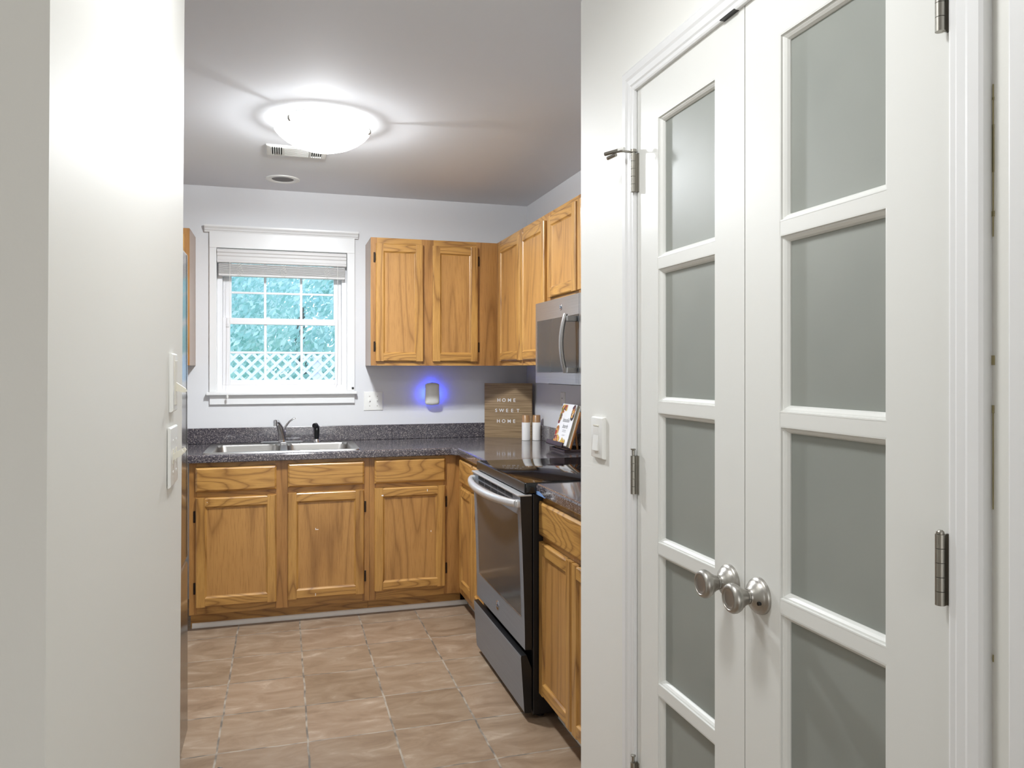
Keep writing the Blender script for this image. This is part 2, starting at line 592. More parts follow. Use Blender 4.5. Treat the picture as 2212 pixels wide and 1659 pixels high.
# ------------------------------------------------------------------ closet doors
LZ = [(.262, .587), (.611, .921), (.945, 1.254), (1.278, 1.594), (1.618, 1.952)]
def closet_door(name, y0, y1, l0, l1, label, knob_y, hinge_y, hinges, near_is_hinge):
    DT = .035
    b = MB()
    x0, x1 = XW, XW + DT
    b.box(x0, x1, y0, l0, .01, DZ1)
    b.box(x0, x1, l1, y1, .01, DZ1)
    b.box(x0, x1, l0, l1, .01, LZ[0][0])
    b.box(x0, x1, l0, l1, LZ[-1][1], DZ1)
    for a, c in zip(LZ[:-1], LZ[1:]):
        b.box(x0 + .0005, x1 - .0005, l0, l1, a[1], c[0])
    d = b.build(name, 'door')
    struct(d, label, 'door')
    for (z0, z1) in LZ:
        m = MB()
        prof = [(0, x0 + .0002), (.0025, x0 + .0005), (.003, x0 + .0045), (.006, x0 + .005), (.010, x0 + .0085), (.0125, x0 + .013), (.0125, x0 + .016), (0, x0 + .016)]
        m.ring(l0, l1, z0, z1, prof, plane='yz')
        m.build('glazing_bead', 'door', d)
        MB().box(x0 + .0155, x0 + .0205, l0 + .004, l1 - .004, z0 + .004, z1 - .004).build('glass_pane', 'frost', d)['label'] = 'frosted grey glass pane'
    # knob
    kz = .935
    kb = MB()
    kb.lathe([(0, .034), (.004, .034), (.0075, .0325), (.0085, .0300), (.0105, .0290), (.0140, .0270), (.0185, .0205), (.0225, .0155), (.0245, .0140), (.026, .0135)], (x0, knob_y, kz), '-x', 48)
    ro = kb.build('rosette', 'nickel', d, auto=50)
    kb = MB()
    kb.lathe([(.024, .0122), (.030, .0122), (.031, .0142), (.035, .0150), (.043, .0195), (.050, .0250), (.056, .0275), (.061, .0274), (.0655, .0250), (.0675, .0218), (.0678, .0200), (.0668, .0192), (.0672, .0180), (.0662, .0168), (.0658, .012), (.0656, .001)], (x0, knob_y, kz), '-x', 48)
    kb.build('knob', 'nickel', ro, auto=60)
    if near_is_hinge:
        kb = MB().cyl((x0 - .0205, knob_y - .0225, kz - .007), (x0 - .0150, knob_y - .0225, kz - .007), .0034, 16)
        kb.build('lock_hole', 'black', ro)
    for (z0, z1, kind) in hinges:
        hb = MB()
        n = 5
        hx = XW - .0115
        sgn = 1
        for i in range(n):
            a = z0 + (z1 - z0) * i / n + .0004
            c = z0 + (z1 - z0) * (i + 1) / n - .0004
            hb.cyl((hx, hinge_y, a), (hx, hinge_y, c), .0064, 20)
        hb.box(hx + .002, XW - .0003, hinge_y - sgn * .001, hinge_y - sgn * .0035, z0, z1)
        hb.box(XW - .0025, XW - .0003, hinge_y - sgn * .001, hinge_y - sgn * .011, z0, z1)
        if kind == 'pin':
            hb.cyl((hx, hinge_y, z1), (hx, hinge_y, z1 + .014), .0034, 12)
            hb.lathe([(0, .003), (.002, .0062), (.004, .0066), (.0046, .004)], (hx, hinge_y, z1 + .013), 'z', 16)
        else:
            hb.lathe([(0, .005), (.003, .005), (.005, .003)], (hx, hinge_y, z1), 'z', 16)
        h = hb.build('hinge', 'hingem', d, auto=40)
        if kind == 'stop':
            sb = MB()
            zt = z1 + .006
            sb.cyl((hx, hinge_y, zt - .003), (hx, hinge_y, zt + .004), .0085, 18)
            sb.box(hx - .030, hx, hinge_y + .0, hinge_y + .012, zt - .002, zt + .001, .0005)
            sb.tube([(hx - .028, hinge_y + .004, zt), (hx - .040, hinge_y + .030, zt + .002)], .0032, 10)
            sb.tube([(hx - .030, hinge_y + .012, zt + .004), (hx - .052, hinge_y + .055, zt + .003)], .0048, 12)
            sb.tube([(hx - .036, hinge_y + .024, zt - .005), (hx - .046, hinge_y + .052, zt - .008)], .0046, 12)
            sb.build('hinge_pin_stop', 'hingem', h, auto=40)
            MB().tube([(hx - .024, hinge_y + .001, zt + .004), (hx - .032, hinge_y + .016, zt + .004)], .0052, 12).build('rubber_bumper', 'plastic', h, auto=40)
    return d
closet_door('door_1', DYM + .0012, DY1, 1.380, 1.631, 'left leaf of the white closet double doors, farther from the camera', 1.325, 1.7385, [(1.797, 1.893, 'stop'), (1.044, 1.140, 'pin'), (.280, .376, 'pin')], False)
closet_door('door_2', DY0, DYM - .0012, .916, 1.168, 'right leaf of the white closet double doors, nearer to the camera', 1.226, .8095, [(1.803, 1.899, ''), (1.041, 1.136, ''), (.280, .376, '')], True)

# ------------------------------------------------------------------ window
win = thing('window_1', 'white double hung kitchen window with muntin grilles over the sink', 'window', (0, YB, 1.2))
win['kind'] = 'structure'
prof = [(0, .0), (0, .014), (.003, .016), (.037, .016), (.040, .013), (.040, 0)]
b = MB()
b.box(-.417, -.377, YB - .017, YB, 1.222, 2.081, .0015)
b.box(.384, .431, YB - .017, YB, 1.222, 2.081, .0015)
b.box(-.417, .431, YB - .019, YB, 2.081, 2.174, .0015)
b.build('window_casing', 'trim', win)
b = MB()
cp = [(YB, 2.172), (YB - .020, 2.172), (YB - .022, 2.180), (YB - .027, 2.183), (YB - .030, 2.192), (YB - .037, 2.199), (YB - .040, 2.203), (YB - .040, 2.213), (YB, 2.213)]
b.prism(cp, 'yz', -.444, .452)
b.build('crown_moulding', 'trim', win)
b = MB(); b.box(-.433, .443, YB - .045, YB + .04, 1.203, 1.2215, .004)
b.build('stool', 'trim', win)
b = MB(); b.box(-.416, .430, YB - .017, YB, 1.147, 1.203, .002)
b.build('apron', 'trim', win)
# jamb liner
b = MB()
b.box(-.396, -.377, YB - .001, YB + .135, 1.2, 2.09)
b.box(.384, .401, YB - .001, YB + .135, 1.2, 2.09)
b.box(-.396, .401, YB - .001, YB + .135, 2.078, 2.096)
b.box(-.396, .401, YB + .03, YB + .135, 1.19, 1.215)
b.build('jamb', 'trim', win)
b = MB()
fy0, fy1 = YB + .03, YB + .10
b.box(-.377, -.347, fy0, fy1, 1.215, 2.078, .002)
b.box(.354, .384, fy0, fy1, 1.215, 2.078, .002)
b.box(-.347, .354, fy0, fy1, 1.215, 1.262, .002)
b.box(-.347, .354, fy0, fy1, 2.045, 2.078, .002)
b.build('window_frame', 'vinyl', win)
def sash(name, x0, x1, z0, z1, y, gx0, gx1, gz0, gz1, mxs, mzs):
    b = MB()
    b.box(x0, gx0, y, y + .028, z0, z1, .002)
    b.box(gx1, x1, y, y + .028, z0, z1, .002)
    b.box(gx0, gx1, y, y + .028, z0, gz0, .002)
    b.box(gx0, gx1, y, y + .028, gz1, z1, .002)
    s_ = b.build(name, 'vinyl', win)
    b = MB()
    for m in mxs: b.box(m - .0075, m + .0075, y + .010, y + .020, gz0, gz1, .002)
    for m in mzs: b.box(gx0, gx1, y + .0105, y + .0195, m - .0065, m + .0065, .002)
    b.build('muntin_grille', 'vinyl', s_)
    MB().box(gx0, gx1, y + .0135, y + .0165, gz0, gz1).build('glass_pane', 'glass', s_)
    return s_
lo = sash('lower_sash', -.346, .353, 1.262, 1.668, YB + .031, -.304, .313, 1.292, 1.630, (-.102, .112), (1.459,))
up = sash('upper_sash', -.346, .353, 1.632, 2.045, YB + .062, -.298, .307, 1.668, 2.01, (-.104, .110), (1.825,))
for x in (-.085, .19):
    MB().box(x - .012, x + .012, YB + .036, YB + .056, 1.668, 1.675, .002).build('sash_lock', 'vinyl', lo)
MB().box(-.327, -.309, YB + .024, YB + .031, 1.612, 1.634, .002).build('tilt_latch', 'vinyl', lo)

# blind pulled up
bl = thing('window_blind', 'white slatted blind drawn up under its valance in the kitchen window', 'blind', (0, YB, 1.92))
b = MB()
pp = [(YB - .004, 1.992), (YB - .022, 1.992), (YB - .028, 1.997), (YB - .028, 2.006), (YB - .023, 2.012), (YB - .022, 2.030), (YB - .026, 2.036), (YB - .026, 2.050), (YB - .031, 2.056), (YB - .031, 2.068), (YB - .026, 2.074), (YB - .004, 2.074)]
b.prism(pp, 'yz', -.374, .379)
b.build('valance', 'blind', bl)
for i in range(11):
    z = 1.930 + i * .0054
    MB().box(-.366, .371, YB - .022 + (i % 3) * .0007, YB + .026, z, z + .0036, .001, 1).build('slat', 'blind', bl)
MB().box(-.366, .371, YB - .020, YB + .026, 1.915, 1.9285, .002).build('bottom_rail', 'blind', bl)
for x in (-.245, .005, .262):
    b = MB()
    for q in range(4):
        pts = []
        for i in range(16):
            t = i / 15
            pts.append((x + .013 * math.sin(q * 1.7 + t * 9) + (q - 1.5) * .004, YB - .026 - .003 * math.sin(q + t * 14), 1.916 + t * .075))
        b.tube(pts, .0008, 5)
    b.build('ladder_cord', 'plastic', bl)
b = MB(); b.tube([(-.302, YB - .026, 2.0), (-.304, YB - .027, 1.6), (-.308, YB - .030, 1.235), (-.313, YB - .047, 1.222), (-.314, YB - .050, 1.20)], .0014, 6)
lc = b.build('lift_cord', 'plastic', bl)
b = MB(); b.lathe([(0, .003), (.004, .0052), (.016, .0066), (.022, .006), (.024, .002)], (-.314, YB - .0525, 1.180), 'z', 14)
b.build('tassel', 'plastic', lc, auto=40)
b = MB()
b.tube([(.325, YB - .025, 2.0), (.326, YB - .024, 1.6), (.322, YB - .020, 1.30), (.300, YB - .018, 1.250), (.262, YB - .020, 1.2265), (.200, YB - .022, 1.2235), (.145, YB - .024, 1.2235)], .0014, 6)
lc = b.build('lift_cord', 'plastic', bl)
b = MB(); b.tube([(.13, YB - .024, 1.227), (.165, YB - .022, 1.227)], [.005, .003], 10)
b.build('tassel', 'plastic', lc, auto=40)
tag(MB().box(.412, .425, YB - .024, YB - .017, 1.234, 1.246, .001).build('alarm_sensor', 'black'), 'tiny black sensor stuck on the lower right of the window casing', 'sensor')

# ------------------------------------------------------------------ outdoors
b = MB(); b.box(-9, 11, YB + .16, 22, -.25, -.2)
struct(b.build('ground', 'grass'), 'lawn outside the window', 'ground')
lf = thing('lattice_fence', 'white diagonal lattice fence across the yard outside the window', 'fence', (.3, 8.2, -.2))
b = MB()
x0, x1, z0, z1 = -1.6, 2.4, .35, 1.53
def lat(sgn, y):
    c = x0 - (z1 - z0)
    while c < x1 + (z1 - z0):
        pts = []
        # line x = c + sgn*(z-z0) clipped to the panel
        za, zb = z0, z1
        xa = c if sgn > 0 else c + (z1 - z0)
        f = lambda z: (c + (z - z0)) if sgn > 0 else (c + (z1 - z0) - (z - z0))
        zs = [z for z in (z0, z1)]
        lo_, hi_ = z0, z1
        if sgn > 0:
            lo_ = max(z0, z0 + (x0 - c)); hi_ = min(z1, z0 + (x1 - c))
        else:
            lo_ = max(z0, z0 + (c + (z1 - z0) - x1)); hi_ = min(z1, z0 + (c + (z1 - z0) - x0))
        if hi_ - lo_ > .03:
            w = .020
            p = [(f(lo_) - w, lo_), (f(lo_) + w, lo_), (f(hi_) + w, hi_), (f(hi_) - w, hi_)]
            b.prism(p, 'xz', y, y + .007)
        c += .118
lat(1, 8.2); lat(-1, 8.208)
b.build('lattice_panel', 'lattice', lf)
for x in (x0 - .05, .35, x1 + .05):
    MB().box(x - .04, x + .04, 8.217, 8.30, -.2, 1.50, .005).build('post', 'lattice', lf)
MB().box(x0 - .05, x1 + .05, 8.215, 8.235, .33, .40).build('rail', 'lattice', lf)

def leaves(cx, cy, cz, rx, ry, rz, n, size, rng):
    b = MB()
    for _ in range(n):
        while True:
            p = Vector((rng.uniform(-1, 1), rng.uniform(-1, 1), rng.uniform(-1, 1)))
            if .25 < p.length < 1: break
        o = Vector((cx + p.x * rx, cy + p.y * ry, cz + p.z * rz))
        a = Vector((rng.gauss(0, 1), rng.gauss(0, 1), rng.gauss(0, .6))).normalized()
        u = a.orthogonal().normalized()
        w = a.cross(u)
        s_ = size * rng.uniform(.6, 1.3)
        q = [o - u * s_, o + w * s_ * .42 - u * .15 * s_, o + u * s_, o - w * s_ * .42 - u * .15 * s_]
        b.bm.faces.new([b.bm.verts.new(t) for t in q])
    return b
rng = random.Random(3)
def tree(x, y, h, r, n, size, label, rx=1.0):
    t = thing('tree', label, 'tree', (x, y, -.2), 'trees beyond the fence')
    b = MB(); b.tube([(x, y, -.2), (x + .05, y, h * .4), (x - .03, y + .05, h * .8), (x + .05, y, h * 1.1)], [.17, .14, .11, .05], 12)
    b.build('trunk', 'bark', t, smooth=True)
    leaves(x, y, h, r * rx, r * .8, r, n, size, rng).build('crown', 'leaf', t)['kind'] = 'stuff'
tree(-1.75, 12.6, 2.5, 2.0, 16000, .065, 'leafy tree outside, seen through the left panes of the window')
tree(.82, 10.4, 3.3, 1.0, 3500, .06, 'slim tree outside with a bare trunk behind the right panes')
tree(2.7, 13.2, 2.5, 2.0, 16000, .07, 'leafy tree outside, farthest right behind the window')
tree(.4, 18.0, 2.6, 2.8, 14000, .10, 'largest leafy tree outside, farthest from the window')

# ------------------------------------------------------------------ cabinets
def fr_back(F):   # a along the wall, o out of the face, z up; faces the camera
    return lambda a, o, z: (a, F - o, z)
def fr_right(F):  # runs along Y, faces left
    return lambda a, o, z: (F - o, a, z)

def cab_door(root, FR, a0, a1, z0, z1, hz, back, panel='oak_panel', th=.019, name='door', sw=.046, sides=True):
    """door with beveled stiles and rails (mesh), sunken panel and hinges (sub-parts)"""
    hor = 'oak_h' if back else 'oak_y'
    b = MB(FR)
    t, c, d = th, .009, .009
    for (s0, s1, sg) in ((a0, a0 + sw, 1), (a1, a1 - sw, -1)):
        poly = [(s0, 0), (s0, t - .007), (s0 + sg * .002, t - .003), (s0 + sg * .006, t), (s1 - sg * .002, t), (s1, t - .001), (s1 + sg * c * .5, t - d * .75), (s1 + sg * c, t - d), (s1 + sg * c, 0)]
        b.prism(poly, 'xy', z0, z1, mi=0)
    for (s0, s1, sg) in ((z0, z0 + sw, 1), (z1, z1 - sw, -1)):
        poly = [(0, s0), (t - .007, s0), (t - .003, s0 + sg * .002), (t, s0 + sg * .006), (t, s1 - sg * .002), (t - .001, s1), (t - d * .75, s1 + sg * c * .5), (t - d, s1 + sg * c), (0, s1 + sg * c)]
        b.prism([(p[0], p[1]) for p in poly], 'yz', a0 + sw - .0008, a1 - sw + .0008, mi=1)
    dr = b.build(name, ['oak_v', hor], root, auto=25)
    MB(FR).box(a0 + sw + .002, a1 - sw - .002, .003, t - d + .0002, z0 + sw + .002, z1 - sw - .002).build('door_panel', panel, dr)
    if hz:
        side, zs = hz
        for z in zs:
            h = MB(FR)
            aa = a0 if side < 0 else a1
            h.box(aa + side * .0015, aa + side * .012, .0002, .004, z - .030, z + .030, .0012, 1)
            h.box(aa - side * .001, aa + side * .004, .003, .012, z - .022, z + .022, .0016, 1)
            h.build('hinge', 'darkmetal', dr)
    return dr

def drawer_front(root, FR, a0, a1, z0, z1, back, th=.019):
    hor = 'oak_h' if back else 'oak_y'
    b = MB(FR)
    b.ring(a0, a1, z0, z1, [(0, 0), (0, th - .008), (.002, th - .005), (.010, th), (.012, th)])
    q = [(a0 + .012, th, z0 + .012), (a1 - .012, th, z0 + .012), (a1 - .012, th, z1 - .012), (a0 + .012, th, z1 - .012)]
    b.bm.faces.new([b.bm.verts.new(b.P(p)) for p in q])
    b.bm.faces.new([b.bm.verts.new(b.P(p)) for p in [(a0, 0, z0), (a0, 0, z1), (a1, 0, z1), (a1, 0, z0)]])
    bmesh.ops.remove_doubles(b.bm, verts=b.bm.verts, dist=1e-5)
    return b.build('drawer_front', hor, root, auto=25)

def face_frame(root, FR, a0, a1, z0, z1, stiles, rails, back, depth=.019):
    hor = 'oak_h' if back else 'oak_y'
    b = MB(FR)
    for s0, s1 in stiles: b.box(s0, s1, -depth, 0, z0, z1, mi=0)
    xs = sorted(stiles)
    for r0, r1 in rails:
        for (p, q) in zip(xs[:-1], xs[1:]):
            b.box(p[1], q[0], -depth, -.0004, r0, r1, mi=1)
    return b.build('face_frame', ['oak_frame', hor], root)

# ---- upper cabinets
YU, XU = 4.564, 1.272
ZUB, ZUT = 1.379, 2.1378
u = thing('wall_cabinet', 'oak upper cabinet with two doors between the window and the corner', 'cabinet', (.885, YB, ZUB))
b = MB()
b.box(.498, .510, YU + .019, YB, ZUB, ZUT)
b.box(.510, XR - .001, YU + .019, YB, ZUB + .012, ZUT - .005)
b.build('carcass', ['oak_side'], u)
face_frame(u, fr_back(YU), .498, XU, ZUB, ZUT, [(.498, .534), (.802, .874), (1.140, XU + .018)], [(ZUB, ZUB + .034), (ZUT - .042, ZUT)], True)
cab_door(u, fr_back(YU), .526, .810, 1.405, 2.102, (-1, (1.492, 2.020)), True)
cab_door(u, fr_back(YU), .866, 1.148, 1.405, 2.102, (1, (1.492, 2.020)), True)

u = thing('wall_cabinet', 'oak upper cabinet with two tall narrow doors left of the microwave', 'cabinet', (XR, 4.08, ZUB))
MB().box(XU + .019, XR - .0005, 3.603, YU + .018, ZUB, ZUT).build('carcass', 'oak_side', u)
face_frame(u, fr_right(XU), 3.603, YU, ZUB, ZUT, [(3.603, 3.640), (4.025, 4.046), (4.462, YU - .0005)], [(ZUB, ZUB + .034), (ZUT - .042, ZUT)], False)
cab_door(u, fr_right(XU), 4.041, 4.472, 1.408, 2.104, None, False)
cab_door(u, fr_right(XU), 3.628, 4.030, 1.408, 2.104, None, False)

u = thing('wall_cabinet', 'short oak upper cabinet mounted above the microwave', 'cabinet', (XR, 3.22, 1.684))
MB().box(XU + .019, XR - .0005, 2.843, 3.6015, 1.684, ZUT).build('carcass', 'oak_side', u)
face_frame(u, fr_right(XU), 2.843, 3.6015, 1.684, ZUT, [(2.843, 2.880), (3.165, 3.205), (3.565, 3.6015)], [(1.684, 1.722), (ZUT - .042, ZUT)], False)
cab_door(u, fr_right(XU), 3.197, 3.576, 1.710, 2.110, (1, (1.80, 2.030)), False)
cab_door(u, fr_right(XU), 2.862, 3.175, 1.710, 2.110, (-1, (1.80, 2.030)), False)

u = thing('wall_cabinet', 'oak upper cabinet left of the window, mostly hidden by the refrigerator wall', 'cabinet', (-.8, YB, ZUB))
b = MB(); b.box(-1.12, -.494, YU + .019, YB, ZUB, ZUT)
b.build('carcass', ['oak_side'], u)
face_frame(u, fr_back(YU), -1.12, -.494, ZUB, ZUT, [(-1.12, -1.085), (-.53, -.494)], [(ZUB, ZUB + .034), (ZUT - .042, ZUT)], True)
cab_door(u, fr_back(YU), -1.10, -.818, 1.405, 2.102, None, True)
cab_door(u, fr_back(YU), -.812, -.519, 1.405, 2.102, None, True)

# ---- base cabinets
YF, XF = 4.247, .965
ZB0, ZB1 = .088, .8735
def base_back(label, a0, a1, stiles, drawers, doors, toe=True):
    r = thing('base_cabinet', label, 'cabinet', ((a0 + a1) / 2, YB, 0))
    MB().box(a0 + .001, a1 - .001, YF + .0195, YB - .002, ZB0, .69).build('carcass', 'oak_frame', r)
    face_frame(r, fr_back(YF), a0, a1, ZB0, ZB1, stiles, [(ZB0, ZB0 + .05), (.690, .732), (ZB1 - .034, ZB1)], True)
    MB().box(a0, a1, YF + .075, YF + .09, 0, ZB0).build('toe_kick', 'oak_h', r)
    for d in drawers: drawer_front(r, fr_back(YF), d[0], d[1], d[2], d[3], True)
    return [cab_door(r, fr_back(YF), *d, True) for d in doors]
dsink = base_back('oak base cabinet under the sink with two doors and two false drawers', -.462, .4545,
          [(-.462, -.424), (-.038, .032), (.418, .4545)],
          [(-.431, -.032, .723, .849), (.026, .427, .728, .855)],
          [(-.430, -.032, .129, .692, (-1, (.225, .595))), (.025, .426, .132, .697, (1, (.225, .605)))])
dcor = base_back('oak base cabinet with one door and drawer right of the sink, in the corner', .4555, XF + .018,
          [(.4555, .491), (.870, XF + .018)],
          [(.483, .879, .728, .859)],
          [(.483, .878, .139, .7025, (1, (.235, .610)))])

def chips(face, pts):
    for dr_, flecks in pts:
        for x, z, w, h in flecks:
            MB().box(x, x + w, face - .0006, face + .002, z, z + h).build('paint_chip', 'white_letter', dr_)['label'] = 'white paint chip on the door'
def base_right(label, a0, a1, stiles, drawers, doors):
    r = thing('base_cabinet', label, 'cabinet', (XR, (a0 + a1) / 2, 0))
    MB().box(XF + .0195, XR - .002, a0 + .001, a1 - .001, ZB0, .69).build('carcass', 'oak_frame', r)
    face_frame(r, fr_right(XF), a0, a1, ZB0, ZB1, stiles, [(ZB0, ZB0 + .05), (.690, .732), (ZB1 - .034, ZB1)], False)
    MB().box(XF + .075, XF + .09, a0, a1, 0, ZB0).build('toe_kick', 'oak_y', r)
    for d in drawers: drawer_front(r, fr_right(XF), d[0], d[1], d[2], d[3], False)
    for d in doors: cab_door(r, fr_right(XF), *d, False)
    return r
chips(4.2372, [(dsink[1], [(.168, .494, .003, .010), (.170, .494, .014, .003)]), (dcor[0], [(.795, .445, .003, .009)])])
chips(4.2278, [(dsink[1], [(.167, .142, .0025, .014)]), (dcor[0], [(.520, .660, .010, .006), (.773, .675, .003, .012)]), (dsink[0], [(-.375, .668, .003, .003)])])
base_right('narrow oak base cabinet between the corner and the far side of the range', 3.5655, YF - .0005,
           [(3.5655, 3.60), (3.872, 3.905), (4.182, YF - .0005)],
           [(3.897, 4.194, .724, .853), (3.582, 3.880, .724, .853)],
           [(3.893, 4.188, .138, .699, None), (3.582, 3.882, .138, .699, None)])
base_right('oak base cabinet nearest the camera, right of the range', 2.1165, 2.7985,
           [(2.1165, 2.15), (2.440, 2.470), (2.760, 2.7985)],
           [(2.140, 2.803, .715, .847)],
           [(2.459, 2.799, .108, .692, None), (2.120, 2.450, .108, .692, None)])
# white quarter rounds along the toe kicks
def quarter(name, label, pts_plane, a, b_, fr):
    q = MB(fr)
    poly = [(0, 0), (0, .024)] + [(.014 * math.sin(t * math.pi / 2 / 5), .024 * math.cos(t * math.pi / 2 / 5) if t < 5 else .006) for t in range(1, 6)] + [(.014, 0)]
    q.prism([(p[0], p[1]) for p in poly], 'yz', a, b_)
    return struct(q.build(name, 'toewhite'), label, 'baseboard')
quarter('baseboard_back', 'white quarter round moulding under the sink run cabinets', None, -.455, XF + .059, fr_back(YF + .0745))
quarter('baseboard_right', 'white quarter round moulding under the corner run of cabinets', None, 3.57, YF + .058, fr_right(XF + .0745))
quarter('baseboard_right', 'white quarter round moulding under the cabinet nearest the camera', None, 2.118, 2.795, fr_right(XF + .0745))

# ------------------------------------------------------------------ countertop
YC, XC, ZCT = 4.218, .937, .9147
SX0, SX1, SY0, SY1 = -.385, .395, 4.292, 4.775    # sink cut-out
def top_profile(front, z1=ZCT, z0=.874):
    return [(front + .030, z1), (front + .008, z1), (front + .002, z1 - .003), (front, z1 - .010), (front, z0 + .004), (front + .003, z0), (front + .030, z0)]
ct = thing('countertop', 'dark speckled L-shaped countertop running under the window and around the corner', 'countertop', (.4, 4.5, .874))
b = MB()
zt0 = ZCT - .038
# main slab pieces around the sink cut-out
b.box(-.80, SX0, YC + .03, YB, zt0, ZCT)
b.box(SX0, SX1, YC + .03, SY0, zt0, ZCT)
b.box(SX0, SX1, SY1, YB, zt0, ZCT)
b.box(SX1, XC + .03, YC + .03, YB, zt0, ZCT)
b.box(XC + .03, XR, 3.5645, YB, zt0, ZCT)
# rounded front edge that turns the inside corner on a short diagonal
P = top_profile(0)
c = .03
ring = lambda off, z: [(-.80, YC + off, z), (XC - c + off * .41, YC + off, z), (XC + off, YC - c + off * .41, z), (XC + off, 3.5645, z)]
b.loops([ring(o, z) for o, z in P], closed=False, loop_closed=True)
b.box(XC + .01, XC + .031, YC - .02, YC + .031, zt0, ZCT - .0001)
tri = [(XC - c, YC + .03), (XC + .03, YC + .03), (XC + .03, YC - c)]
b.prism(tri, 'xy', zt0, ZCT - .00015)
b.build('worktop', 'laminate', ct)
b = MB()
b.box(-.80, XR - .020, YB - .020, YB, ZCT, 1.0077, .003)
tag(b.build('backsplash', 'laminate'), 'long speckled backsplash strip along the back wall behind the sink', 'backsplash', 'speckled backsplash strips')
b = MB(); b.box(XR - .020, XR, 3.5645, YB - .0205, ZCT, 1.0077, .003)
tag(b.build('backsplash', 'laminate'), 'speckled backsplash strip on the right wall behind the shakers and recipe book', 'backsplash', 'speckled backsplash strips')

ct2 = thing('countertop', 'short piece of dark speckled countertop on the near side of the range', 'countertop', (1.25, 2.45, .874))
b = MB()
b.box(XC + .03, XR, 2.1165, 2.7985, zt0, ZCT)
b.prism([(p[0], p[1]) for p in top_profile(XC)], 'xz', 2.1165, 2.7985)
b.build('worktop', 'laminate', ct2)
b = MB(); b.box(XR - .020, XR, 2.1165, 2.7985, ZCT, 1.0077, .003)
tag(b.build('backsplash', 'laminate'), 'short speckled backsplash strip on the near side of the range', 'backsplash', 'speckled backsplash strips')
b = MB(); b.prism([(2.7983, .8742), (2.7983, .8865), (2.765, .8895), (2.735, .885), (2.705, .8765), (2.698, .8742)], 'yz', XC - .0006, XC + .004)
b.build('bare_patch', 'chip', ct2)['label'] = 'chipped corner showing blue grey backing'

# ------------------------------------------------------------------ sink and taps
sk = thing('sink', 'stainless steel double bowl drop-in sink under the window', 'sink', (0, 4.53, .75))
RX0, RX1, RY0, RY1 = -.402, .412, 4.270, 4.793
def rrect(x0, x1, y0, y1, r, z, n=6):
    pts = []
    for cx, cy, a0 in ((x1 - r, y1 - r, 0), (x0 + r, y1 - r, 90), (x0 + r, y0 + r, 180), (x1 - r, y0 + r, 270)):
        for i in range(n + 1):
            a = math.radians(a0 + 90 * i / n)
            pts.append((cx + r * math.cos(a), cy + r * math.sin(a), z))
    return pts
BX = [(-.362, -.010), (.020, .372)]
BY0, BY1 = 4.300, 4.700
b = MB()
zr = ZCT + .0055
# rim deck: outer lip + flat strips between the bowls
b.loops([rrect(RX0, RX1, RY0, RY1, .03, ZCT + .0003), rrect(RX0 + .002, RX1 - .002, RY0 + .002, RY1 - .002, .03, ZCT + .004), rrect(RX0 + .008, RX1 - .008, RY0 + .008, RY1 - .008, .028, zr), rrect(RX0 + .016, RX1 - .016, RY0 + .016, RY1 - .016, .024, zr - .0015)])
b.box(RX0 + .016, BX[0][0], RY0 + .016, RY1 - .016, zr - .003, zr - .0015)
b.box(BX[0][1], BX[1][0], RY0 + .016, RY1 - .016, zr - .003, zr - .0015)
b.box(BX[1][1], RX1 - .016, RY0 + .016, RY1 - .016, zr - .003, zr - .0015)
for x0, x1 in BX:
    b.box(x0, x1, RY0 + .016, BY0, zr - .003, zr - .0015)
    b.box(x0, x1, BY1, RY1 - .016, zr - .003, zr - .0015)
b.build('rim', 'sinksteel', sk, auto=40)
for x0, x1 in BX:
    b = MB()
    rings = []
    for ins, z, r in ((-.001, zr - .001, .02), (.003, zr - .003, .03), (.006, zr - .012, .045), (.012, .80, .055), (.022, .775, .06), (.045, .760, .06), (.10, .756, .05)):
        rings.append(rrect(x0 + ins, x1 - ins, BY0 + ins, BY1 - ins, r, z, 8))
    b.loops(rings, True, False, True)
    # square collar so the round-cornered bowl meets the deck
    o = rrect(x0 - .001, x1 + .001, BY0 - .001, BY1 + .001, .0005, zr - .0014, 8)
    b.loops([o, rings[0]])
    bo = b.build('bowl', 'sinksteel', sk, smooth=True)
    b = MB(); b.lathe([(0, .042), (.002, .043), (.003, .034), (.001, .030), (.0005, .001)], ((x0 + x1) / 2, 4.5, .757), 'z', 24)
    b.build('drain', 'chrome', bo, auto=40)
b = MB(); b.lathe([(0, .016), (.001, .016), (.0016, .013), (.0018, .001)], (.105, 4.748, zr - .0015), 'z', 20)
b.build('hole_cap', 'chrome', sk, auto=40)

fa = thing('faucet', 'chrome single lever faucet with a short curved spout behind the sink', 'faucet', (-.004, 4.748, zr))
FX, FY = -.004, 4.748
b = MB(); b.loops([rrect(FX - .125, FX + .125, FY - .028, FY + .028, .027, zr + .0003), rrect(FX - .125, FX + .125, FY - .028, FY + .028, .027, zr + .006), rrect(FX - .120, FX + .120, FY - .023, FY + .023, .022, zr + .010)], True, True, True)
b.build('deck_plate', 'chrome', fa, auto=40)
b = MB(); b.lathe([(.008, .025), (.02, .021), (.055, .0205), (.062, .022), (.074, .021), (.082, .014), (.084, .001)], (FX, FY, zr), 'z', 28)
b.build('body', 'chrome', fa, auto=45)
b = MB(); b.tube([(FX - .001, FY - .005, zr + .02), (FX - .005, FY - .035, zr + .06), (FX - .014, FY - .085, zr + .105), (FX - .026, FY - .135, zr + .132), (FX - .036, FY - .172, zr + .137)], [.019, .019, .017, .0135, .011], 16)
sp_ = b.build('spout', 'chrome', fa, smooth=True)
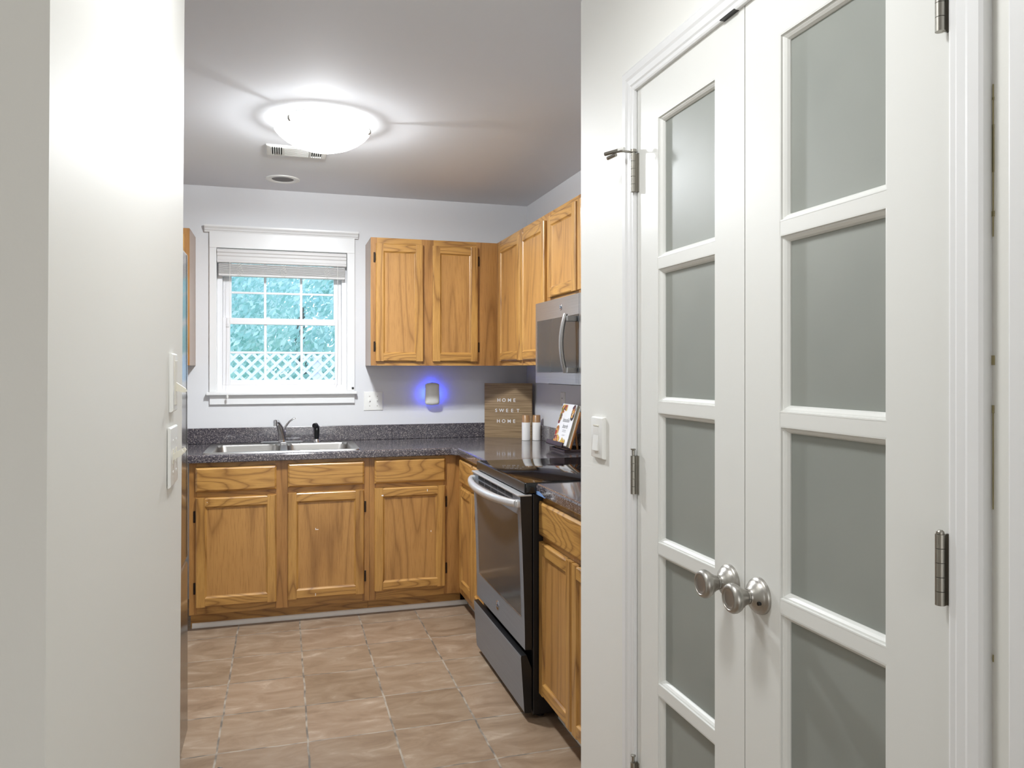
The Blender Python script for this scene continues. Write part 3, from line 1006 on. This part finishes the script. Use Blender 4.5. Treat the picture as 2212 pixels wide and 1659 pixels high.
b = MB(); b.cyl((FX - .0375, FY - .178, zr + .145), (FX - .0375, FY - .178, zr + .128), .0115, 18); b.cyl((FX - .0375, FY - .178, zr + .127), (FX - .0375, FY - .178, zr + .113), .0105, 18)
b.build('aerator', 'chrome', sp_, auto=40)
b = MB(); b.tube([(FX + .006, FY, zr + .074), (FX + .022, FY + .003, zr + .100), (FX + .042, FY + .006, zr + .126), (FX + .066, FY + .008, zr + .142), (FX + .078, FY + .008, zr + .143)], [.011, .0095, .008, .0065, .004], 12, flat=.7)
b.build('lever', 'chrome', fa, smooth=True)

spr = thing('side_sprayer', 'black pull-out side sprayer standing right of the faucet', 'sprayer', (.195, 4.748, zr))
b = MB(); b.lathe([(-.001, .024), (.006, .023), (.014, .016), (.018, .015)], (.195, 4.748, zr), 'z', 24)
b.build('collar', 'chrome', spr, auto=40)
b = MB(); b.tube([(.195, 4.748, zr + .012), (.196, 4.748, zr + .04), (.197, 4.746, zr + .070), (.195, 4.740, zr + .090), (.188, 4.728, zr + .101), (.180, 4.716, zr + .100)], [.0125, .015, .0155, .016, .016, .014], 16)
b.build('spray_head', 'black', spr, smooth=True)

# ------------------------------------------------------------------ range
RY0_, RY1_ = 2.8005, 3.5625
rg = thing('range', 'stainless steel slide-in electric range with a black glass cooktop', 'stove', (1.22, 3.18, 0))
b = MB()
b.box(.925, XR - .03, RY0_ + .003, RY1_ - .003, .02, .874, .004)
b.build('body', 'black', rg)
for y in (RY0_ + .05, RY1_ - .05):
    for x in (.97, 1.48):
        MB().cyl((x, y, 0), (x, y, .022), .018, 14).build('levelling_foot', 'black', rg)
# cooktop: metal rim + glass
b = MB(); b.box(.893, XR - .022, RY0_, RY1_, .876, .9185, .006, 3)
ck = b.build('cooktop', 'blackgloss', rg, auto=40)
k = NT('graphite_rim'); k.set(Base_Color=lin((72, 74, 76)), Metallic=.9, Roughness=.3); M['graphite'] = k.m
MB().box(.8905, .896, RY0_ + .004, RY1_ - .004, .8785, .9165, .002).build('front_rim', 'graphite', ck)
# door: leaning very slightly, top proud
def door_x(z): return .893 - .020 * max(0, (z - .275) / .60) ** 1.4
dz = [.275, .32, .36, .40, .46, .55, .65, .74, .80, .83, .866]
b = MB()
rings = [[(door_x(z), RY0_ + .002, z), (door_x(z), RY1_ - .002, z), (.921, RY1_ - .002, z), (.921, RY0_ + .002, z)] for z in dz]
b.loops(rings, True, True, True)
for f in b.bm.faces:
    ys = [v.co.y for v in f.verts]
    if max(ys) - min(ys) < 1e-5 or min(v.co.x for v in f.verts) > .91: f.material_index = 1
od = b.build('oven_door', ['slate', 'black'], rg)
# window set in the door face
wz = [(.395 + .0), .46, .55, .65, .74, .792]
b = MB()
fr_ = [[(door_x(z) - .0012, 2.842, z), (door_x(z) - .0012, 3.505, z)] for z in wz]
b.loops([[p[0] for p in fr_], [p[1] for p in fr_]], closed=False)
bk = [[(door_x(z) + .004, 2.842, z), (door_x(z) + .004, 3.505, z)] for z in wz]
b.loops([[p[0] for p in bk], [p[1] for p in bk]], closed=False)
ow = b.build('oven_window', 'ovenglass', od)
b = MB()
b.box(door_x(.395) - .002, door_x(.395) + .001, 2.842, 3.505, .3925, .3955)
for (za, zb) in zip(wz[:-1], wz[1:]):
    for y in (2.8405, 3.505):
        b.loops([[(door_x(z) - dx_, yy, z) for (dx_, yy) in ((.002, y), (.002, y + .0015), (-.001, y + .0015), (-.001, y))] for z in (za, zb)], True, True, True)
b.build('window_bead', 'chrome', od)
# top vent slots, seen between the handle and the door
b = MB()
for i in range(5):
    y0 = RY0_ + .105 + i * .112
    b.box(door_x(.85) - .0008, door_x(.85) + .004, y0, y0 + .104, .846, .8605)
    b.box(door_x(.83) - .0008, door_x(.83) + .004, y0, y0 + .104, .824, .8385)
b.build('vent_slots', 'dark', od)
MB().box(.866, .921, RY0_ + .002, RY1_ - .002, .866, .873, .002).build('top_trim', 'handle', od)
# bowed handle
b = MB()
pts, n = [], 24
for i in range(n + 1):
    t = i / n
    y = RY0_ + .018 + (RY1_ - RY0_ - .036) * t
    bow = 1 - (2 * t - 1) ** 2
    pts.append((.862 - .050 * bow ** .8, y, .838 - .004 * bow))
b.tube(pts, [.0125 + .0035 * (1 - (2 * i / n - 1) ** 2) for i in range(n + 1)], 16, flat=1.15)
hd = b.build('handle', 'handle', od, smooth=True)
for y in (RY0_ + .004, RY1_ - .040):
    MB().box(.857, .884, y, y + .036, .822, .852, .006, 3).build('handle_bracket', 'handle', hd, auto=40)
# round badge with a scrolled monogram
def badge(parent, x, y, z, r):
    b = MB(); b.lathe([(0, r), (.0015, r), (.0022, r * .93), (.0016, r * .86), (.0014, .0005)], (x, y, z), '-x', 32)
    o = b.build('badge', 'chrome', parent, auto=40)
    b = MB()
    pts = lambda f: [(x - .0020, y + f(t)[0] * r, z + f(t)[1] * r) for t in [i / 18 for i in range(19)]]
    b.tube(pts(lambda t: (.35 + .30 * math.cos(.6 + 5.2 * t), .05 + .38 * math.sin(.6 + 5.2 * t))), r * .055, 6)
    b.tube(pts(lambda t: (-.35 - .28 * math.cos(3.9 - 5.4 * t), .28 * math.sin(3.9 - 5.4 * t) + .08)), r * .055, 6)
    b.tube(pts(lambda t: (.40 - .75 * t, -.28 + .14 * math.sin(6 * t))), r * .05, 6)
    b.build('monogram', 'greyprint', o)
badge(od, door_x(.335), 3.19, .335, .021)
# storage drawer, tilted, top edge proud
b = MB()
A = [(.8785, .252), (.8775, .245), (.8915, .036), (.8945, .030), (.921, .030), (.921, .20), (.900, .254)]
b.prism(A, 'xz', RY0_ + .006, RY1_ - .002)
for f in b.bm.faces:
    ys = [v.co.y for v in f.verts]
    if max(ys) - min(ys) < 1e-5 or min(v.co.z for v in f.verts) > .2515: f.material_index = 1
b.build('storage_drawer', ['slate', 'black'], rg)

# ------------------------------------------------------------------ microwave
MX, MY0, MY1, MZ0, MZ1 = 1.200, 2.842, 3.592, 1.290, 1.6795
mw = thing('microwave', 'stainless over-the-range microwave with a curved vertical handle', 'microwave', (1.38, 3.22, MZ0))
MB().box(MX + .03, XR - .003, MY0 + .002, MY1 - .002, MZ0 + .006, MZ1 + .002).build('body', 'graphite', mw)
YP = 3.015
b = MB()
b.box(MX, MX + .03, YP, MY1, MZ1 - .088, MZ1, mi=0)
b.box(MX, MX + .03, YP, MY1, MZ0, 1.343, mi=0)
b.box(MX, MX + .03, 3.565, MY1, 1.343, MZ1 - .088, mi=0)
md = b.build('door', ['steel'], mw)
MB().box(MX + .0005, MX + .02, YP + .002, 3.565, 1.343, MZ1 - .088).build('window', 'ovenglass', md)
b = MB()
b.box(MX - .0015, MX + .002, 3.5635, 3.567, 1.343, MZ1 - .088); b.box(MX - .001, MX + .002, YP + .002, 3.565, 1.3415, 1.3445)
b.build('window_bead', 'chrome', md)
b = MB()
pts, n = [], 20
for i in range(n + 1):
    t = i / n
    bow = 1 - (2 * t - 1) ** 2
    pts.append((1.158 - .020 * bow, 3.065, 1.343 + .250 * t))
b.tube(pts, .0125, 14, flat=.8)
hd = b.build('handle', 'steel', md, smooth=True)
for z in (1.352, 1.572):
    MB().box(1.155, MX + .001, 3.035, 3.062, z - .012, z + .012, .003).build('handle_bracket', 'steel', hd)
badge(md, MX, 3.235, 1.636, .0145)
MB().box(MX, MX + .03, MY0, YP - .002, MZ0, MZ1, .001).build('control_panel', 'steel', mw)
b = MB(); b.box(MX + .02, XR - .03, MY0 + .02, MY1 - .13, MZ0 - .004, MZ0 + .006, .002)
b.build('underside_grille', 'black', mw)

# ------------------------------------------------------------------ refrigerator
fg = thing('refrigerator', 'stainless refrigerator, only its front edge showing past the left partition wall', 'refrigerator', (-.7, 2.47, 0))
FXF, FY0, FY1 = -.322, 2.005, 2.925
MB().box(-1.08, FXF - .07, FY0 + .006, FY1 - .006, .03, 1.742, .006).build('cabinet_body', 'fridgeside', fg)
ym = (FY0 + FY1) / 2
for y0, y1 in ((FY0, ym - .003), (ym + .003, FY1)):
    MB().box(FXF - .065, FXF, y0, y1, .690, 1.765, .010, 3).build('door', 'fridgesteel', fg, auto=40)
MB().box(FXF - .065, FXF, FY0, FY1, .075, .680, .010, 3).build('freezer_drawer', 'fridgesteel', fg, auto=40)
MB().box(FXF - .05, FXF + .0006, 2.886, 2.8895, .70, 1.755).build('door_edge_seam', 'dark', fg)
for y in (FY0 + .02, FY1 - .075):
    MB().box(FXF - .13, FXF - .012, y, y + .055, 1.7655, 1.785, .005).build('hinge_cover', 'black', fg)
MB().box(FXF - .10, FXF - .03, FY0 + .02, FY1 - .02, .012, .07).build('base_grille', 'black', fg)
for y in (FY0 + .08, FY1 - .08):
    for x in (FXF - .12, -1.0): MB().cyl((x, y, 0), (x, y, .032), .02, 12).build('foot', 'black', fg)

# ------------------------------------------------------------------ ceiling fittings
dl = thing('ceiling_light', 'lit flush mount ceiling light with a white glass bowl', 'light', (.168, 3.475, ZC))
DX, DYc = .168, 3.475
b = MB(); b.lathe([(0, .172), (.004, .176), (.018, .176), (.024, .172), (.030, .168), (.032, .12)], (DX, DYc, ZC), '-z', 56)
b.build('pan', 'plastic', dl, auto=40)
b = MB()
prof = [(.036, .203), (.040, .205), (.044, .204), (.060, .190), (.080, .165), (.100, .130), (.116, .085), (.124, .042), (.126, .001)]
b.lathe(prof, (DX, DYc, ZC), '-z', 64, cap0=False, cap1=True)
b.build('glass_bowl', 'lamp', dl, smooth=True)
for a in (108, 228, 348):
    ca, sa = math.cos(math.radians(a - 2)), math.sin(math.radians(a - 2))
    b = MB()
    b.tube([(DX + ca * .172, DYc + sa * .172, ZC - .022), (DX + ca * .200, DYc + sa * .200, ZC - .026), (DX + ca * .2085, DYc + sa * .2085, ZC - .034), (DX + ca * .2085, DYc + sa * .2085, ZC - .044), (DX + ca * .200, DYc + sa * .200, ZC - .051)], .005, 10)
    b.build('clip', 'nickel', dl, smooth=True)

vt = thing('ceiling_vent', 'white rectangular air register in the ceiling beside the light', 'vent', (.07, 3.97, ZC))
VX0, VX1, VY0, VY1 = -.078, .214, 3.882, 4.062
b = MB()
b.ring(VX0, VX1, VY0, VY1, [(0, 0), (.004, .006), (.014, .008), (.022, .007), (.022, .002)])
for v_ in b.bm.verts: v_.co = Vector((v_.co.x, v_.co.z, ZC - v_.co.y))
b.build('frame', 'plastic', vt)
MB().box(VX0 + .02, VX1 - .02, VY0 + .02, VY1 - .02, ZC - .0015, ZC - .0005).build('duct', 'dark', vt)
b = MB()
for x0 in (VX0 + .022, VX1 - .080):
    for i in range(6):
        x = x0 + i * .0105
        b.box(x, x + .0045, VY0 + .022, VY1 - .022, ZC - .009, ZC - .002)
n = 9
for i in range(n):
    y = VY0 + .024 + i * (VY1 - VY0 - .05) / (n - 1)
    b.box(VX0 + .085, VX1 - .085, y - .006, y + .006, ZC - .009, ZC - .003)
b.box(VX0 + .078, VX0 + .086, VY0 + .02, VY1 - .02, ZC - .009, ZC - .002)
b.box(VX1 - .088, VX1 - .081, VY0 + .02, VY1 - .02, ZC - .009, ZC - .002)
b.build('louvres', 'plastic', vt)

cn = thing('recessed_light', 'small round recessed ceiling light, switched off, nearest the window wall', 'light', (0, 4.575, ZC))
b = MB(); b.lathe([(0, .095), (.004, .094), (.006, .088), (.005, .066), (.001, .060)], (0, 4.575, ZC), '-z', 48, cap0=False, cap1=False)
b.build('trim_ring', 'plastic', cn, auto=40)
b = MB(); b.lathe([(0.0012, .0605), (.0008, .050), (.0005, .001)], (0, 4.575, ZC), '-z', 36, cap0=False)
k = NT('recess_baffle'); k.set(Base_Color=lin((120, 118, 118)), Roughness=.7); M['baffle'] = k.m
b.build('baffle', 'baffle', cn)

# ------------------------------------------------------------------ switches and outlets
def plate(root, FR, a0, a1, z0, z1, th=.006, mat='plastic', name='plate'):
    b = MB(FR)
    b.loops([[(a, o, z) for a, z in ((a0 + i, z0 + i), (a1 - i, z0 + i), (a1 - i, z1 - i), (a0 + i, z1 - i))] for i, o in ((0, 0), (0, th * .45), (.0025, th * .9), (.006, th))], True, True, True)
    return b.build(name, mat, root, auto=30)
sw = thing('light_switch', 'white double toggle switch plate on the back wall beside the window', 'switch', (.5475, YB, 1.157))
F = fr_back(YB)
plate(sw, F, .488, .607, 1.098, 1.216)
for a in (.524, .571):
    b = MB(F); b.box(a - .006, a + .006, .005, .0068, 1.144, 1.170); b.box(a - .004, a + .004, .006, .018, 1.158, 1.168, .0015)
    b.build('toggle', 'plastic', sw)
    for z in (1.127, 1.187): MB(F).cyl((a, .005, z), (a, .0066, z), .003, 10).build('screw', 'hingem', sw)
ol = thing('outlet', 'white outlet plate on the right wall behind the recipe book', 'outlet', (XR, 4.18, 1.167))
F = fr_right(XR)
plate(ol, F, 4.142, 4.213, 1.110, 1.224)
for z in (1.147, 1.187):
    b = MB(F); b.lathe([(0, .017), (.0015, .017), (.002, .014), (.002, .001)], (4.1775, .0055, z), 'y', 20)
    b.box(4.170, 4.1725, .0070, .0080, z - .004, z + .005, mi=1); b.box(4.182, 4.1845, .0070, .0080, z - .004, z + .005, mi=1)
    b.build('socket', ['plastic', 'black'], ol)

F = fr_right(XW)
dm = thing('light_switch', 'white rocker dimmer plate on the hall wall left of the closet doors', 'switch', (XW, 1.973, 1.165))
plate(dm, F, 1.933, 2.014, 1.108, 1.222, .012)
b = MB(F); b.prism([(.011, 1.130), (.0175, 1.130), (.0150, 1.150), (.0125, 1.172), (.0125, 1.194), (.011, 1.194)], 'yz', 1.956, 1.991)
b.build('rocker', 'plastic', dm)
MB(F).box(1.955, 1.992, .0115, .0135, 1.197, 1.201, .0005).build('slider', 'ivory', dm)

def fr_left(FX_):
    return lambda a, o, z: (FX_ + o, a, z)
F = fr_left(XL)
s1 = thing('light_switch', 'white dimmer switch on the left partition, upper of the two', 'switch', (XL, 1.64, 1.330))
plate(s1, F, 1.602, 1.664, 1.272, 1.386, .008)
b = MB(F); b.box(1.617, 1.650, .0075, .0090, 1.285, 1.372, .0007); b.build('insert', 'ivory', s1)
b = MB(F); b.prism([(.008, 1.312), (.008, 1.330), (.026, 1.317), (.028, 1.311), (.024, 1.309)], 'yz', 1.632, 1.641); b.build('toggle', 'ivory', s1)
s2 = thing('light_switch', 'white double toggle switch on the left partition, lower of the two', 'switch', (XL, 1.637, 1.186))
plate(s2, F, 1.580, 1.686, 1.128, 1.243, .006)
for a in (1.612, 1.655):
    b = MB(F); b.box(a - .006, a + .006, .005, .007, 1.172, 1.200); b.prism([(.006, 1.178), (.006, 1.190), (.022, 1.199), (.025, 1.194), (.022, 1.188)], 'yz', a - .0045, a + .0045); b.build('toggle', 'ivory', s2)
    for z in (1.155, 1.216): MB(F).cyl((a, .005, z), (a, .0070, z), .0032, 10).build('screw', 'plastic', s2)

# plug-in night light
nl = thing('night_light', 'white plug-in night light glowing blue on the back wall', 'night light', (.916, YB, 1.198))
NX0, NX1, NZ0, NZ1 = .868, .962, 1.128, 1.272
def nl_outline(i):
    x0, x1, z0, z1 = NX0 + i, NX1 - i, NZ0 + i, NZ1 - i
    cx = (x0 + x1) / 2
    top = [(cx + (x1 - cx) * math.sin(a), z1 - .022 * (1 - math.cos(a * .5)) * 3.2) for a in [math.radians(70 - 10 * j) for j in range(15)]]
    bot = [(x0, z0 + .020), (x0 + .004, z0 + .010), (x0 + .012, z0 + .004), (cx, z0), (x1 - .012, z0 + .004), (x1 - .004, z0 + .010), (x1, z0 + .020)]
    return top + bot
b = MB()
rings = []
for i, y in ((.004, YB - .034), (0, YB - .036), (0, YB - .052), (.004, YB - .062), (.014, YB - .069), (.030, YB - .072)):
    rings.append([(x, y, z) for x, z in nl_outline(i)])
b.loops(rings, True, True, True)
b.build('housing', 'plastic', nl, auto=50)
MB().box(.893, .937, YB - .0345, YB - .0005, 1.165, 1.225).build('plug_base', 'plastic', nl)
for nm, (x0, x1, z0, z1) in {'l': (.8715, .8765, 1.165, 1.235), 'r': (.9535, .9585, 1.165, 1.235), 't': (.902, .928, 1.261, 1.2645)}.items():
    MB().box(x0, x1, YB - .0335, YB - .026, z0, z1).build('led_strip', 'blue_led', nl)['label'] = 'glowing blue light strip'
MB().box(.909, .921, YB - .050, YB - .040, 1.2645, 1.273, .002).build('light_sensor', 'greyprint', nl)

# ------------------------------------------------------------------ things on the counter
ang = math.atan2(4.690 - 4.853, 1.545 - 1.271)
sg = thing('letter_board', 'ribbed wooden letter board reading HOME SWEET HOME in the counter corner', 'sign', (1.4, 4.77, ZCT))
bx, by = 1.2705, 4.8485
ca, sa = math.cos(ang), math.sin(ang)
SWD, SHT = .317, .352
def fr_sign(a, o, z): return (bx + ca * a + sa * o, by + sa * a - ca * o, ZCT + z)
b = MB(fr_sign)
b.box(0, SWD, -.001, .014, 0, SHT)
nr = 58
for i in range(nr):
    z = .004 + i * (SHT - .008) / nr
    b.box(.001, SWD - .001, .013, .0165, z, z + (SHT - .008) / nr * .66)
b.build('board', 'board', sg)
def text_mesh(txt, size, ext=0.0):
    cu = bpy.data.curves.new('t', 'FONT')
    cu.body = txt; cu.size = size; cu.extrude = ext; cu.align_x = 'CENTER'; cu.align_y = 'CENTER'
    cu.offset = .0003 if ext else -.0004
    ob = bpy.data.objects.new('t', cu)
    COL.objects.link(ob)
    dg = bpy.context.evaluated_depsgraph_get()
    me = bpy.data.meshes.new_from_object(ob.evaluated_get(dg))
    bpy.data.objects.remove(ob); bpy.data.curves.remove(cu)
    return me
def letter(txt, size, place, mat, parent, name, ext=.001):
    me = text_mesh(txt, size, ext)
    b = MB()
    vs = [b.bm.verts.new(place(v.co.x, v.co.y, v.co.z)) for v in me.vertices]
    for p in me.polygons:
        try: b.bm.faces.new([vs[i] for i in p.vertices])
        except ValueError: pass
    bpy.data.meshes.remove(me)
    return b.build(name, mat, parent)
# rows: (word, row centre height, centre of each letter across the board)
for word, zc, cs in (('HOME', .2415, (.098, .132, .169, .202)), ('SWEET', .1745, (.080, .116, .153, .187, .226)), ('HOME', .1055, (.095, .130, .167, .200))):
    for ch_, a in zip(word, cs):
        letter(ch_, .031, lambda x, y, z, a=a, zc=zc: fr_sign(a + x * 1.02, .0178 + z, zc + y), 'white_letter', sg, 'letter')

sk1 = thing('shaker', 'white shaker with wooden cap in front of the letter board, left of the pair', 'shaker', (1.452, 4.538, ZCT), 'white shakers with wooden caps')
b = MB(); b.lathe([(0, .0245), (.002, .0262), (.110, .0262), (.112, .0255)], (1.452, 4.538, ZCT), 'z', 36); b.build('jar', 'whitecer', sk1, auto=40)
b = MB(); b.lathe([(.1115, .0255), (.1125, .0250), (.155, .0242), (.157, .0225)], (1.452, 4.538, ZCT), 'z', 36); b.build('cap', 'woodcap', sk1, auto=40)
dup(sk1, None, (.064, -.016, 0), 'white shaker with wooden cap, right of the pair near the backsplash')

# recipe book leaning on a wooden stand
bs = thing('book_stand', 'dark wooden easel stand holding the recipe book by the range', 'book stand', (1.47, 3.90, ZCT))
LEAN = math.radians(17)
cl, sl = math.cos(LEAN), math.sin(LEAN)
SX, SZ = 1.436, .944                        # front bottom edge of the rest
def fr_book(a, o, h):                       # a along Y (toward the camera negative), o out toward the room, h up the slope
    return (SX + h * sl - o * cl, a, SZ + h * cl + o * sl)
b = MB(fr_book)
b.box(3.795, 4.02, -.034, -.023, -.02, .20, .002)
b.build('back_board', 'standwood', bs)
MB(fr_book).box(3.785, 4.035, -.024, .028, -.008, .0, .001).build('ledge', 'standdark', bs)
MB(fr_book).box(3.785, 4.035, .020, .028, -.008, .018, .001).build('lip', 'standdark', bs)
b = MB(); b.box(1.425, 1.535, 3.79, 3.806, ZCT, ZCT + .013, .002); b.box(1.425, 1.535, 4.01, 4.026, ZCT, ZCT + .013, .002); b.box(1.425, 1.440, 3.806, 4.01, ZCT, ZCT + .013, .002)
b.build('base', 'standdark', bs)
b = MB()
for y in (3.83, 3.98):
    b.tube([(1.515, y, .927), (1.500, y, 1.05)], .006, 8)
b.build('prop', 'standwood', bs)

bk = thing('recipe_book', 'white recipe book with food photos on its cover leaning on the stand', 'book', (1.46, 3.90, SZ))
BA0, BA1, BH = 3.800, 4.012, .232
MB(fr_book).box(BA0 + .002, BA1 - .002, -.0195, -.003, .002, BH - .003).build('pages', plain('page_edges', (196, 186, 160), .7), bk)
b = MB(fr_book)
b.box(BA0, BA1, -.003, 0, .0005, BH, mi=0)
b.box(BA0, BA1, -.0225, -.0195, .0005, BH, mi=0)
foods = [plain('food_' + n, c, .6) for n, c in (('crimson', (168, 62, 60)), ('orange', (206, 142, 82)), ('yellow', (214, 184, 96)), ('olive', (132, 128, 66)), ('plum', (104, 60, 72)), ('cream', (226, 206, 170)), ('toast', (150, 104, 64)), ('charcoal', (64, 58, 62)))]
rb = random.Random(11)
cnt = [0]
def disc(a, h, r, mi):
    cnt[0] += 1
    o = .0002 + cnt[0] * .000012
    n = 10
    ph = rb.uniform(0, 6)
    pts = [(a + r * (1 + .18 * math.sin(3 * t + ph)) * math.cos(t), o, h + r * (1 + .15 * math.cos(2 * t + ph)) * math.sin(t)) for t in [2 * math.pi * i / n for i in range(n)]]
    f = b.bm.faces.new([b.bm.verts.new(b.P(p)) for p in pts])
    f.material_index = mi
def blob(ca_, ch_, ra, rh, n, mis, r0, r1):
    for _ in range(n):
        t, q = rb.uniform(0, 6.283), math.sqrt(rb.random())
        a = min(max(ca_ + ra * q * math.cos(t), BA0 + r1), BA1 - r1)
        h = min(max(ch_ + rh * q * math.sin(t), .004 + r1), BH - r1 - .001)
        disc(a, h, rb.uniform(r0, r1), rb.choice(mis))
blob(3.985, .205, .030, .028, 34, (1, 2, 3, 4, 5, 6, 7), .007, .014)
blob(3.950, .216, .022, .016, 16, (1, 2, 3, 5, 6), .006, .012)
blob(3.997, .155, .016, .040, 30, (1, 2, 3, 4, 5, 6, 7), .006, .012)
blob(3.992, .050, .022, .052, 44, (1, 2, 3, 4, 5, 6, 7), .007, .014)
blob(3.965, .028, .034, .024, 26, (1, 2, 3, 6, 7), .006, .012)
for q in range(14):
    disc(3.824 + .006 * math.sin(q * 2.1), .186 + .026 * math.cos(q * 1.3), .017, 8)
blob(3.822, .188, .016, .030, 26, (2, 3, 5, 6, 7), .005, .010)
blob(3.870, .016, .034, .018, 30, (2, 3, 6, 7), .006, .012)
b.build('cover', ['white_letter'] + foods, bk)
def cover_text(txt, size, a, h, mat='ink', sx=1.0, slant=.25):
    letter(txt, size, lambda x, y, z: fr_book(a - (x + y * slant) * sx, .0012, h + y), mat, bk, 'cover_lettering', 0)
cover_text('beautiful', .034, 3.895, .142, sx=.82)
cover_text('boards', .034, 3.885, .108, sx=.82)
for h in (.085, .077):
    MB(fr_book).box(3.86, 3.91, .0008, .0011, h, h + .0018).build('small_print', 'greyprint', bk)
cover_text('recipes', .016, 3.882, .060)

# ------------------------------------------------------------------ small wire loop on the floor by the refrigerator
b = MB()
pts = []
for i in range(49):
    t = i / 48
    a = t * 4 * math.pi
    pts.append((-.205 + .014 * math.cos(a) + .022 * t, 2.735 + .012 * math.sin(a), .010 + .006 * math.sin(a * .5)))
pts = [(-.19, 2.70, .002)] + pts + [(-.17, 2.70, .002)]
b.tube(pts, .0016, 6)
tag(b.build('wire_loop', 'black', smooth=True), 'small loop of black wire lying on the floor tiles by the refrigerator', 'wire')
